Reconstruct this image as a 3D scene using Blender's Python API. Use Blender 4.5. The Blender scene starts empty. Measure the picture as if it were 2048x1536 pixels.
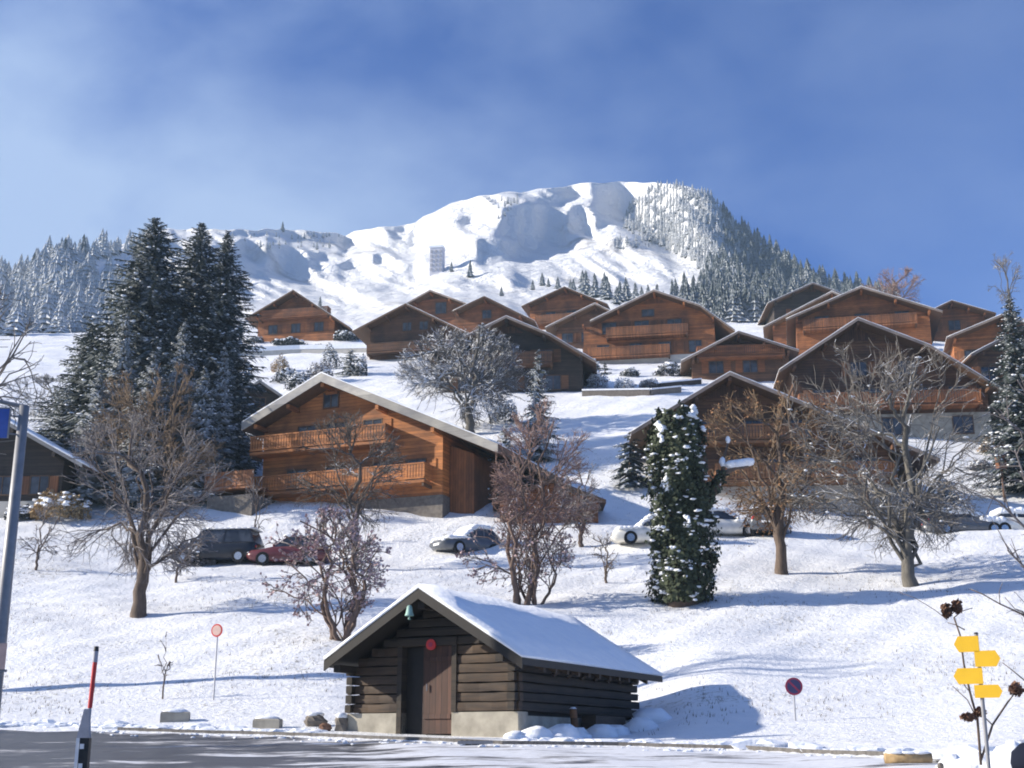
import bpy, math, random
import numpy as np
from mathutils import Vector, Matrix
R = math.radians
rnd = random.Random(7)
sc = bpy.context.scene
col = sc.collection

# ------------------------------------------------------------------ camera
FPX = 2600.0                       # focal length in photo pixels (2048 wide)
PITCH = math.atan((1500 - 768) / FPX)
cam_d = bpy.data.cameras.new('camera'); cam = bpy.data.objects.new('camera', cam_d); col.objects.link(cam)
cam_d.sensor_width = 36; cam_d.lens = 36 * FPX / 2048
cam_d.clip_start = 0.2; cam_d.clip_end = 20000
cam.location = (0, 0, 0); cam.rotation_euler = (R(90) + PITCH, 0, 0)
sc.camera = cam

# ------------------------------------------------------------------ sky, sun, exposure
SUN = Vector((-1.0, -0.03, 0.0)).normalized()
EL = R(23)
SUN = Vector((SUN.x * math.cos(EL), SUN.y * math.cos(EL), math.sin(EL)))
w = bpy.data.worlds.new('World'); sc.world = w; w.use_nodes = True
nt = w.node_tree; nt.nodes.clear()
def N(t, kind, **kw):
    n = t.nodes.new(kind)
    for k, v in kw.items():
        if isinstance(v, tuple) and k == 'inp': continue
        setattr(n, k, v)
    return n
sky = N(nt, 'ShaderNodeTexSky', sky_type='NISHITA', sun_disc=False)
sky.sun_elevation = EL; sky.sun_rotation = math.atan2(SUN.x, SUN.y)
sky.altitude = 1200; sky.air_density = 1.0; sky.dust_density = 0.4; sky.ozone_density = 2.5
bg = N(nt, 'ShaderNodeBackground'); bg.inputs[1].default_value = 0.075
out = N(nt, 'ShaderNodeOutputWorld')
tc = N(nt, 'ShaderNodeTexCoord'); mp = N(nt, 'ShaderNodeMapping')
mp.inputs['Scale'].default_value = (1.6, 1.6, 2.6); mp.inputs['Rotation'].default_value = (0, R(28), 0)
n1 = N(nt, 'ShaderNodeTexNoise'); n1.inputs['Scale'].default_value = 3.4; n1.inputs['Detail'].default_value = 7
n1.inputs['Roughness'].default_value = 0.5; n1.inputs['Distortion'].default_value = 0.15
r1 = N(nt, 'ShaderNodeMapRange'); r1.inputs[1].default_value = 0.34; r1.inputs[2].default_value = 0.76
r1.inputs[3].default_value = 0.0; r1.inputs[4].default_value = 0.72
nt.links.new(tc.outputs['Generated'], mp.inputs[0]); nt.links.new(mp.outputs[0], n1.inputs['Vector'])
nt.links.new(n1.outputs[0], r1.inputs[0])
# the cloud veil is denser towards the left (west)
sx = N(nt, 'ShaderNodeSeparateXYZ'); nt.links.new(tc.outputs['Generated'], sx.inputs[0])
r2 = N(nt, 'ShaderNodeMapRange'); r2.inputs[1].default_value = 0.30; r2.inputs[2].default_value = -0.30
r2.inputs[3].default_value = 0.35; r2.inputs[4].default_value = 1.3
nt.links.new(sx.outputs[0], r2.inputs[0])
mu0 = N(nt, 'ShaderNodeMath', operation='MULTIPLY'); nt.links.new(r1.outputs[0], mu0.inputs[0]); nt.links.new(r2.outputs[0], mu0.inputs[1])
# mist lying low over the western ridge
r3 = N(nt, 'ShaderNodeMapRange'); r3.inputs[1].default_value = 0.50; r3.inputs[2].default_value = 0.36; r3.inputs[3].default_value = 0.0; r3.inputs[4].default_value = 0.62
r4 = N(nt, 'ShaderNodeMapRange'); r4.inputs[1].default_value = 0.12; r4.inputs[2].default_value = -0.25; r4.inputs[3].default_value = 0.0; r4.inputs[4].default_value = 1.0
nt.links.new(sx.outputs[2], r3.inputs[0]); nt.links.new(sx.outputs[0], r4.inputs[0])
m3 = N(nt, 'ShaderNodeMath', operation='MULTIPLY'); nt.links.new(r3.outputs[0], m3.inputs[0]); nt.links.new(r4.outputs[0], m3.inputs[1])
mu = N(nt, 'ShaderNodeMath', operation='ADD', use_clamp=True); nt.links.new(mu0.outputs[0], mu.inputs[0]); nt.links.new(m3.outputs[0], mu.inputs[1])
tint = N(nt, 'ShaderNodeMix', data_type='RGBA', blend_type='MULTIPLY'); tint.inputs[0].default_value = 1
tint.inputs[7].default_value = (0.37, 0.64, 1.20, 1)
nt.links.new(sky.outputs[0], tint.inputs[6])
mx = N(nt, 'ShaderNodeMix', data_type='RGBA'); mx.inputs[7].default_value = (3.0, 4.0, 6.1, 1)
nt.links.new(mu.outputs[0], mx.inputs[0]); nt.links.new(tint.outputs[2], mx.inputs[6])
nt.links.new(mx.outputs[2], bg.inputs[0]); nt.links.new(bg.outputs[0], out.inputs[0])

sl = bpy.data.lights.new('sun', 'SUN'); sl.energy = 5.0; sl.angle = R(0.6); sl.color = (1.0, 0.92, 0.79)
so = bpy.data.objects.new('sun', sl); col.objects.link(so)
so.rotation_euler = SUN.to_track_quat('Z', 'Y').to_euler()
sc.view_settings.view_transform = 'Standard'; sc.view_settings.look = 'None'
sc.view_settings.exposure = 0.9; sc.view_settings.gamma = 1
sc.cycles.volume_bounces = 0; sc.cycles.transparent_max_bounces = 8
sc.cycles.filter_width = 1.9

# ------------------------------------------------------------------ pixel <-> world
CP, SP = math.cos(PITCH), math.sin(PITCH)
def ray(px, py):
    u = (px - 1024) / FPX; v = (768 - py) / FPX
    return Vector((u, CP - v * SP, SP + v * CP))
def at(px, py, Y):
    d = ray(px, py); return d * (Y / d.y)
def proj(p):
    yc = p[1] * CP + p[2] * SP; zc = -p[1] * SP + p[2] * CP
    return 1024 + FPX * p[0] / yc, 768 - FPX * zc / yc

# ------------------------------------------------------------------ terrain: height profile along the bearings
KY = [16, 20, 24, 28, 32, 36, 42, 50, 60, 64, 68, 72, 80, 90, 105, 120, 135, 150, 172]
KC = {-600: [1590,1545,1512,1485,1458,1415,1345,1240,1140,1110,1075,1040,965,895,825,772,735,705,680],
      0:    [1590,1545,1512,1485,1460,1412,1345,1237,1138,1108,1072,1036,958,886,816,765,728,700,668],
      280:  [1590,1545,1512,1485,1457,1405,1325,1225,1150,1125,1085,1035,962,890,825,768,730,700,665],
      450:  [1590,1545,1512,1485,1456,1400,1312,1220,1142,1126,1085,1022,960,890,822,760,725,690,662],
      690:  [1590,1545,1510,1478,1450,1392,1290,1205,1140,1122,1076,1010,950,885,805,748,715,680,656],
      850:  [1588,1540,1502,1474,1464,1440,1325,1215,1140,1112,1062,1008,950,870,790,745,712,678,648],
      1100: [1588,1540,1502,1476,1474,1466,1345,1215,1135,1100,1055,1006,940,860,785,745,715,680,642],
      1300: [1588,1540,1502,1481,1468,1415,1315,1214,1120,1088,1062,1010,905,835,775,742,712,678,642],
      1400: [1588,1540,1505,1478,1428,1372,1292,1205,1112,1080,1064,1008,905,838,778,738,708,675,642],
      1600: [1588,1540,1506,1470,1425,1376,1300,1200,1118,1086,1066,1040,950,862,790,730,695,668,640],
      1850: [1585,1535,1490,1455,1415,1372,1285,1195,1122,1086,1062,1052,965,868,795,724,690,665,640],
      2048: [1580,1520,1470,1430,1390,1350,1265,1170,1100,1072,1054,1046,960,872,800,730,692,668,640],
      2700: [1580,1515,1465,1425,1380,1335,1250,1155,1090,1065,1046,1030,950,865,800,735,698,672,640]}
_gpx = np.arange(-600, 2701, 20.0); _gY = np.arange(16, 172.01, 0.5)
_t = np.array([np.interp(_gY, KY, KC[c]) for c in sorted(KC)])
_t = np.array([np.interp(_gpx, sorted(KC), _t[:, k]) for k in range(len(_gY))]).T      # [px, Y]
def _blur(a, s_, ax):
    r_ = int(3 * s_) + 1; kx = np.exp(-0.5 * (np.arange(-r_, r_ + 1) / s_) ** 2); kx /= kx.sum()
    return np.apply_along_axis(lambda v: np.convolve(np.pad(v, r_, mode='reflect', reflect_type='odd'), kx, 'valid'), ax, a)
_t = _blur(_blur(_t, 2.2, 0), 1.6, 1)
def _look(px, Y):
    a = np.clip((px - _gpx[0]) / 20.0, 0, len(_gpx) - 1.001); b = np.clip((Y - 16) / 0.5, 0, len(_gY) - 1.001)
    i = a.astype(int); j = b.astype(int); fa = a - i; fb = b - j
    return _t[i, j]*(1-fa)*(1-fb) + _t[i+1, j]*fa*(1-fb) + _t[i, j+1]*(1-fa)*fb + _t[i+1, j+1]*fa*fb
def Hn(x, y):
    x = np.asarray(x, float); y = np.asarray(y, float); Y = np.maximum(y, 16.0)
    py = np.full(x.shape, 1300.0)
    for _ in range(4):
        v = (768 - py) / FPX; px = 1024 + FPX * (x / Y) * (CP - v * SP); py = _look(px, Y)
    v = (768 - py) / FPX; o = (SP + v * CP) / (CP - v * SP) * Y
    k = np.clip(y / 16.0, 0, 1); o = np.where(y < 16, -1.7 + (o + 1.7) * k, o)
    a = np.clip((y - 34) / 8, 0, 1)
    return o + a * (0.09 * np.sin(x * 0.9 + 1.3 * np.sin(y * 0.5)) * np.sin(y * 0.8 + np.sin(x * 0.37)) + 0.04 * np.sin(x * 2.3 + y * 1.1) * np.sin(y * 2.9 - x * .7))
def H(x, y): return float(Hn([x], [y])[0])
def gp(px, py, y0=10.0, y1=172.0):
    ys = np.arange(y0, y1, 0.25); d = ray(px, py)
    k = ys / d.y; h = Hn(d.x * k, ys); zz = d.z * k
    idx = np.nonzero(zz <= h)[0]
    if len(idx) == 0: return None
    i = idx[0]; Y = ys[i]
    if i > 0:
        a = zz[i-1] - h[i-1]; b = zz[i] - h[i]; Y = ys[i-1] + 0.25 * a / (a - b)
    p = d * (Y / d.y); p.z = H(p.x, p.y); return p
def gY(px, Y):
    p = at(px, 1000, Y)
    for _ in range(5): p = Vector((p.x, Y, H(p.x, Y))); p = Vector((at(px, proj(p)[1], Y).x, Y, 0))
    return Vector((p.x, Y, H(p.x, Y)))

# ------------------------------------------------------------------ materials
MATS = {}
def mat(name):
    m = bpy.data.materials.new(name); m.use_nodes = True; MATS[name] = m
    t = m.node_tree; b = t.nodes['Principled BSDF']; return m, t, b
def L(t, a, b): t.links.new(a, b)
def ramp(t, src, stops):
    r = t.nodes.new('ShaderNodeValToRGB'); L(t, src, r.inputs[0]); e = r.color_ramp.elements
    while len(e) < len(stops): e.new(0.5)
    for i, (p, c) in enumerate(stops):
        e[i].position = p; e[i].color = (*c, 1) if len(c) == 3 else c
    return r
def noise(t, vec, scale, detail=4, rough=0.55, dist=0):
    n = t.nodes.new('ShaderNodeTexNoise'); n.inputs['Scale'].default_value = scale
    n.inputs['Detail'].default_value = detail; n.inputs['Roughness'].default_value = rough; n.inputs['Distortion'].default_value = dist
    if vec: L(t, vec, n.inputs['Vector'])
    return n
def objco(t, scale=(1, 1, 1)):
    c = t.nodes.new('ShaderNodeTexCoord'); m = t.nodes.new('ShaderNodeMapping'); m.inputs['Scale'].default_value = scale
    L(t, c.outputs['Object'], m.inputs[0]); return m.outputs[0]
def mixc(t, fac, a, b, blend='MIX'):
    m = t.nodes.new('ShaderNodeMix'); m.data_type = 'RGBA'; m.blend_type = blend
    for s, v in ((0, fac), (6, a), (7, b)):
        if hasattr(v, 'links') or isinstance(v, bpy.types.NodeSocket): L(t, v, m.inputs[s])
        elif isinstance(v, tuple): m.inputs[s].default_value = (*v, 1) if len(v) == 3 else v
        else: m.inputs[s].default_value = v
    return m.outputs[2]
def bump(t, b, src, strength, dist=0.05):
    n = t.nodes.new('ShaderNodeBump'); n.inputs['Strength'].default_value = strength; n.inputs['Distance'].default_value = dist
    L(t, src, n.inputs['Height']); L(t, n.outputs[0], b.inputs['Normal'])
def snow_on_top(t, b, base, lo, hi, snowcol=(0.80, 0.82, 0.86), nscale=3.0, namp=0.5):
    g = t.nodes.new('ShaderNodeNewGeometry'); s = t.nodes.new('ShaderNodeSeparateXYZ'); L(t, g.outputs['Normal'], s.inputs[0])
    n = noise(t, g.outputs['Position'], nscale, 3)
    a = t.nodes.new('ShaderNodeMath'); a.operation = 'MULTIPLY_ADD'; L(t, n.outputs[0], a.inputs[0]); a.inputs[1].default_value = namp; L(t, s.outputs[2], a.inputs[2])
    m = t.nodes.new('ShaderNodeMapRange'); L(t, a.outputs[0], m.inputs[0]); m.inputs[1].default_value = lo; m.inputs[2].default_value = hi
    L(t, mixc(t, m.outputs[0], base, snowcol), b.inputs['Base Color'])
def plain(name, c, rough=0.6, metal=0.0, var=0.25, scale=6):
    m, t, b = mat(name); n = noise(t, objco(t), scale, 5)
    c2 = tuple(max(0, x * (1 - var)) for x in c); c3 = tuple(min(1, x * (1 + var)) for x in c)
    r = ramp(t, n.outputs[0], [(0.3, c2), (0.7, c3)]); L(t, r.outputs[0], b.inputs['Base Color'])
    b.inputs['Roughness'].default_value = rough; b.inputs['Metallic'].default_value = metal; b.inputs['Specular IOR Level'].default_value = 0.1 if rough >= .8 else 0.4
    return m
def wood(name, c, plank=0.2, horiz=True, var=0.4, streak=1.0, dark=0.35):
    m, t, b = mat(name)
    tcn = t.nodes.new('ShaderNodeTexCoord'); s = t.nodes.new('ShaderNodeSeparateXYZ'); L(t, tcn.outputs['Object'], s.inputs[0])
    src = s.outputs[2] if horiz else s.outputs[0]
    d = t.nodes.new('ShaderNodeMath'); d.operation = 'DIVIDE'; L(t, src, d.inputs[0]); d.inputs[1].default_value = plank
    f = t.nodes.new('ShaderNodeMath'); f.operation = 'FRACT'; L(t, d.outputs[0], f.inputs[0])
    fl = t.nodes.new('ShaderNodeMath'); fl.operation = 'FLOOR'; L(t, d.outputs[0], fl.inputs[0])
    wn = t.nodes.new('ShaderNodeTexWhiteNoise'); wn.noise_dimensions = '1D'; L(t, fl.outputs[0], wn.inputs['W'])
    gap = ramp(t, f.outputs[0], [(0.0, (dark,) * 3), (0.10, (1, 1, 1)), (0.92, (1, 1, 1)), (1.0, (dark,) * 3)])
    mp_ = t.nodes.new('ShaderNodeMapping'); mp_.inputs['Scale'].default_value = (0.7, 0.7, 6) if horiz else (6, 6, 0.7)
    L(t, tcn.outputs['Object'], mp_.inputs[0]); n = noise(t, mp_.outputs[0], 2.2, 6, 0.65)
    n2 = noise(t, tcn.outputs['Object'], 0.45, 3, 0.6)
    c2 = tuple(x * (1 - var) for x in c); c3 = tuple(min(1, x * (1 + var)) for x in c)
    r = ramp(t, n.outputs[0], [(0.25, c2), (0.75, c3)])
    r2 = ramp(t, n2.outputs[0], [(0.35, (0.55, 0.55, 0.6)), (0.65, (1.15, 1.1, 1.0))])
    x = mixc(t, 1.0, r.outputs[0], r2.outputs[0], 'MULTIPLY')
    rv = ramp(t, wn.outputs[0], [(0, (0.7,) * 3), (1, (1.2,) * 3)])
    x = mixc(t, 1.0, x, rv.outputs[0], 'MULTIPLY'); x = mixc(t, 1.0, x, gap.outputs[0], 'MULTIPLY')
    L(t, x, b.inputs['Base Color']); b.inputs['Roughness'].default_value = 0.75
    bump(t, b, f.outputs[0], 0.35, 0.03)
    return m
# snow ground: white with grass tips showing through in patches
m, t, b = mat('snow_ground')
vec = objco(t); g1 = noise(t, vec, 5.5, 6, 0.7); g2 = noise(t, vec, 0.16, 4, 0.6); g3 = noise(t, vec, 1.3, 5, 0.6)
gm = t.nodes.new('ShaderNodeMath'); gm.operation = 'MULTIPLY_ADD'; L(t, g2.outputs[0], gm.inputs[0]); gm.inputs[1].default_value = 0.55; L(t, g1.outputs[0], gm.inputs[2])
gr = ramp(t, gm.outputs[0], [(0.0, (0, 0, 0)), (0.87, (0, 0, 0)), (0.98, (0.75,) * 3)])
base = ramp(t, g3.outputs[0], [(0.3, (0.80, 0.82, 0.85)), (0.7, (0.90, 0.90, 0.91))])
L(t, mixc(t, gr.outputs[0], base.outputs[0], (0.30, 0.28, 0.22)), b.inputs['Base Color'])
b.inputs['Roughness'].default_value = 0.6; b.inputs['Specular IOR Level'].default_value = 0.2
ad = t.nodes.new('ShaderNodeMath'); ad.operation = 'ADD'; L(t, g1.outputs[0], ad.inputs[0]); L(t, g3.outputs[0], ad.inputs[1])
bump(t, b, ad.outputs[0], 0.6, 0.16)
m, t, b = mat('snow'); n = noise(t, objco(t), 3, 6, 0.6)
r = ramp(t, n.outputs[0], [(0.3, (0.80, 0.83, 0.88)), (0.7, (0.90, 0.91, 0.92))]); L(t, r.outputs[0], b.inputs['Base Color'])
b.inputs['Roughness'].default_value = 0.6; b.inputs['Specular IOR Level'].default_value = 0.2; bump(t, b, n.outputs[0], 0.4, 0.12)
m, t, b = mat('snow_mountain'); g = t.nodes.new('ShaderNodeNewGeometry')
n = noise(t, g.outputs['Position'], 0.03, 9, 0.68); n2 = noise(t, g.outputs['Position'], 0.012, 6, 0.6)
s = t.nodes.new('ShaderNodeSeparateXYZ'); L(t, g.outputs['Normal'], s.inputs[0])
rk = ramp(t, n.outputs[0], [(0.0, (0, 0, 0)), (0.54, (0, 0, 0)), (0.63, (0.8,) * 3)])
rk2 = ramp(t, n2.outputs[0], [(0.5, (0, 0, 0)), (0.62, (1, 1, 1))])
k = mixc(t, 1.0, rk.outputs[0], rk2.outputs[0], 'MULTIPLY')
L(t, mixc(t, k, (0.86, 0.87, 0.89), (0.30, 0.28, 0.27)), b.inputs['Base Color']); b.inputs['Roughness'].default_value = 0.7
b.inputs['Specular IOR Level'].default_value = 0.1; bump(t, b, n.outputs[0], 0.9, 14)
# road: wet asphalt, slush and packed snow
m, t, b = mat('road'); v1 = objco(t, (0.35, 1.3, 1)); a = noise(t, v1, 1.0, 7, 0.62, 0.3)
c = t.nodes.new('ShaderNodeTexCoord'); s = t.nodes.new('ShaderNodeSeparateXYZ'); L(t, c.outputs['Object'], s.inputs[0])
mr = t.nodes.new('ShaderNodeMapRange'); L(t, s.outputs[0], mr.inputs[0]); mr.inputs[1].default_value = -7.5; mr.inputs[2].default_value = 0.5
mr.inputs[3].default_value = -0.20; mr.inputs[4].default_value = 0.20
my = t.nodes.new('ShaderNodeMapRange'); L(t, s.outputs[1], my.inputs[0]); my.inputs[1].default_value = 18; my.inputs[2].default_value = 29
my.inputs[3].default_value = -0.05; my.inputs[4].default_value = 0.06
a2 = noise(t, objco(t, (0.9, 2.2, 1)), 1.6, 8, 0.7); av = t.nodes.new('ShaderNodeMath'); av.operation = 'MULTIPLY_ADD'; L(t, a2.outputs[0], av.inputs[0]); av.inputs[1].default_value = 0.8; av.inputs[2].default_value = -0.4
ab = t.nodes.new('ShaderNodeMath'); ab.operation = 'MULTIPLY_ADD'; L(t, a.outputs[0], ab.inputs[0]); ab.inputs[1].default_value = 1.5; ab.inputs[2].default_value = -0.25
ac = t.nodes.new('ShaderNodeMath'); L(t, ab.outputs[0], ac.inputs[0]); L(t, av.outputs[0], ac.inputs[1])
q = t.nodes.new('ShaderNodeMath'); L(t, ac.outputs[0], q.inputs[0]); L(t, mr.outputs[0], q.inputs[1])
q2 = t.nodes.new('ShaderNodeMath'); L(t, q.outputs[0], q2.inputs[0]); L(t, my.outputs[0], q2.inputs[1])
rr = ramp(t, q2.outputs[0], [(0.40, (0.035, 0.038, 0.048)), (0.50, (0.16, 0.16, 0.17)), (0.56, (0.42, 0.41, 0.41)), (0.66, (0.74, 0.75, 0.78))])
fn = noise(t, v1, 14, 5, 0.6); fr = ramp(t, fn.outputs[0], [(0.3, (0.75,) * 3), (0.7, (1.12,) * 3)])
L(t, mixc(t, 1.0, rr.outputs[0], fr.outputs[0], 'MULTIPLY'), b.inputs['Base Color'])
rg = ramp(t, q2.outputs[0], [(0.42, (0.35,) * 3), (0.58, (0.75,) * 3)]); L(t, rg.outputs[0], b.inputs['Roughness']); bump(t, b, a.outputs[0], 0.5, 0.08)

M = MATS
wood('wood_orange', (0.46, 0.175, 0.052)); wood('wood_brown', (0.14, 0.066, 0.032)); wood('wood_red', (0.26, 0.098, 0.036)); wood('wood_amber', (0.36, 0.135, 0.045))
wood('wood_dark', (0.045, 0.032, 0.024)); wood('wood_deck', (0.27, 0.108, 0.042), 0.14, False, 0.35, dark=0.15)
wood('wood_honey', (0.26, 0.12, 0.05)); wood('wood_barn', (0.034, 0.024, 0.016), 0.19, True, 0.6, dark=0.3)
wood('wood_log', (0.075, 0.047, 0.027), 5.0, True, 0.55, dark=1); wood('wood_door', (0.085, 0.038, 0.024), 0.15, False, 0.35, dark=0.3)
wood('rake', (0.26, 0.21, 0.18), 3.0, True, 0.25, dark=1); wood('rake_grey', (0.36, 0.35, 0.33), 3, True, 0.2, dark=1)
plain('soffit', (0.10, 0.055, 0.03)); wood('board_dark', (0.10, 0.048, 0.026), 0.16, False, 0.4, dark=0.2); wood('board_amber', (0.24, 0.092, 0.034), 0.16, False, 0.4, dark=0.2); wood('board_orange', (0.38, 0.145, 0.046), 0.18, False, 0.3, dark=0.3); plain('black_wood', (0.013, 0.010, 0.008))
plain('plaster', (0.50, 0.47, 0.42), 0.85, 0, 0.1, 2); plain('stone', (0.36, 0.33, 0.27), 0.85, 0, 0.25, 3)
plain('stone_dark', (0.17, 0.15, 0.13), 0.9); plain('metal', (0.24, 0.24, 0.25), 0.5, 0.3, 0.12)
plain('metal_lit', (0.42, 0.42, 0.44), 0.5, 0.4, 0.15); plain('white_paint', (0.78, 0.78, 0.78), 0.5, 0, 0.06)
plain('black', (0.012, 0.012, 0.014), 0.4, 0, 0.1); plain('red', (0.55, 0.03, 0.03), 0.45, 0, 0.12); plain('blue', (0.03, 0.09, 0.38), 0.4, 0, 0.1)
plain('yellow', (0.70, 0.42, 0.02), 0.45, 0, 0.05); plain('tile_grey', (0.36, 0.36, 0.39), 0.8)
plain('sign_purple', (0.05, 0.045, 0.12), 0.5, 0, 0.1); plain('sign_red', (0.32, 0.03, 0.07), 0.5, 0, 0.1)
plain('rubber', (0.02, 0.02, 0.022), 0.8, 0, 0.1); plain('chrome', (0.5, 0.5, 0.52), 0.25, 0.9, 0.05)
plain('lamp_glass', (0.75, 0.76, 0.78), 0.1, 0, 0.03); plain('tail_light', (0.45, 0.02, 0.02), 0.2, 0, 0.05)
plain('skin', (0.55, 0.33, 0.25), 0.5, 0, 0.08); plain('hair', (0.05, 0.012, 0.01), 0.6, 0, 0.3); plain('hat_dark', (0.012, 0.015, 0.028), 0.9, 0, 0.2); plain('jacket', (0.03, 0.035, 0.06), 0.7, 0, 0.15)
plain('verdigris', (0.22, 0.36, 0.32), 0.6, 0.1, 0.2); plain('pale_building', (0.58, 0.57, 0.62), 0.8, 0, 0.08, 1)
plain('straw', (0.34, 0.24, 0.13), 0.8, 0, 0.35, 8); plain('rust', (0.19, 0.11, 0.075), 0.8, 0, 0.35)
m, t, b = mat('glass'); b.inputs['Base Color'].default_value = (0.03, 0.04, 0.055, 1); b.inputs['Roughness'].default_value = 0.08
n = noise(t, objco(t), 1.5, 2); r = ramp(t, n.outputs[0], [(0.4, (0.02, 0.025, 0.035)), (0.7, (0.07, 0.08, 0.10))]); L(t, r.outputs[0], b.inputs['Base Color'])
def paint(name, c):
    m, t, b = mat(name); n = noise(t, objco(t), 2.5, 4); c2 = tuple(x * 0.8 for x in c)
    r = ramp(t, n.outputs[0], [(0.35, c2), (0.65, c)]); L(t, r.outputs[0], b.inputs['Base Color'])
    b.inputs['Roughness'].default_value = 0.28; b.inputs['Coat Weight'].default_value = 0.15; b.inputs['Metallic'].default_value = 0.1
paint('car_black', (0.012, 0.014, 0.022)); paint('car_red', (0.13, 0.03, 0.035)); paint('car_white', (0.78, 0.76, 0.70)); paint('car_grey', (0.10, 0.11, 0.13)); paint('car_brown', (0.17, 0.12, 0.10))
def bark(name, c, lo=0.75, hi=1.0, namp=0.5):
    m, t, b = mat(name); n = noise(t, objco(t, (1, 1, 0.25)), 9, 5, 0.7)
    r = ramp(t, n.outputs[0], [(0.3, tuple(x * 0.6 for x in c)), (0.7, tuple(x * 1.4 for x in c))])
    snow_on_top(t, b, r.outputs[0], lo, hi, namp=namp); b.inputs['Roughness'].default_value = 0.85; bump(t, b, n.outputs[0], 0.7, 0.04)
bark('bark', (0.10, 0.070, 0.052), 0.95, 1.2); bark('bark_red', (0.13, 0.085, 0.065), 1.1, 1.35); bark('bark_grey', (0.11, 0.10, 0.085), 0.9, 1.15)
bark('twig_grey', (0.14, 0.125, 0.11), 0.75, 1.0); bark('twig_brown', (0.15, 0.082, 0.045), 0.9, 1.2); bark('twig_snowy', (0.11, 0.10, 0.09), 0.30, 0.65)
bark('twig_red', (0.20, 0.125, 0.105), 0.85, 1.15); bark('twig_amber', (0.19, 0.125, 0.07), 1.0, 1.3); bark('twig_mauve', (0.155, 0.135, 0.13), 0.9, 1.2)
bark('twig_dark', (0.07, 0.055, 0.045), 0.95, 1.2)
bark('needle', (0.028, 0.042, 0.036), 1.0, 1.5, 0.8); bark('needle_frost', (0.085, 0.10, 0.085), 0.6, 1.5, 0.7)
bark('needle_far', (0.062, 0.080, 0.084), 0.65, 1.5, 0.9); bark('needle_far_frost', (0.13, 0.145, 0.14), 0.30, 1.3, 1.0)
bark('kerb_mat', (0.13, 0.12, 0.11), 1.35, 1.65, 1.1)
bark('bud_pink', (0.46, 0.33, 0.33), 1.0, 1.5, 0.6); bark('leaf_ivy', (0.035, 0.046, 0.020), 1.25, 1.6, 0.4); bark('hedge_dark', (0.03, 0.035, 0.03), 0.85, 1.2, 0.6)
bark('leaf_rust', (0.26, 0.13, 0.055), 1.1, 1.5, 0.5); bark('stem_grass', (0.13, 0.11, 0.08), 1.2, 1.5)

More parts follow.
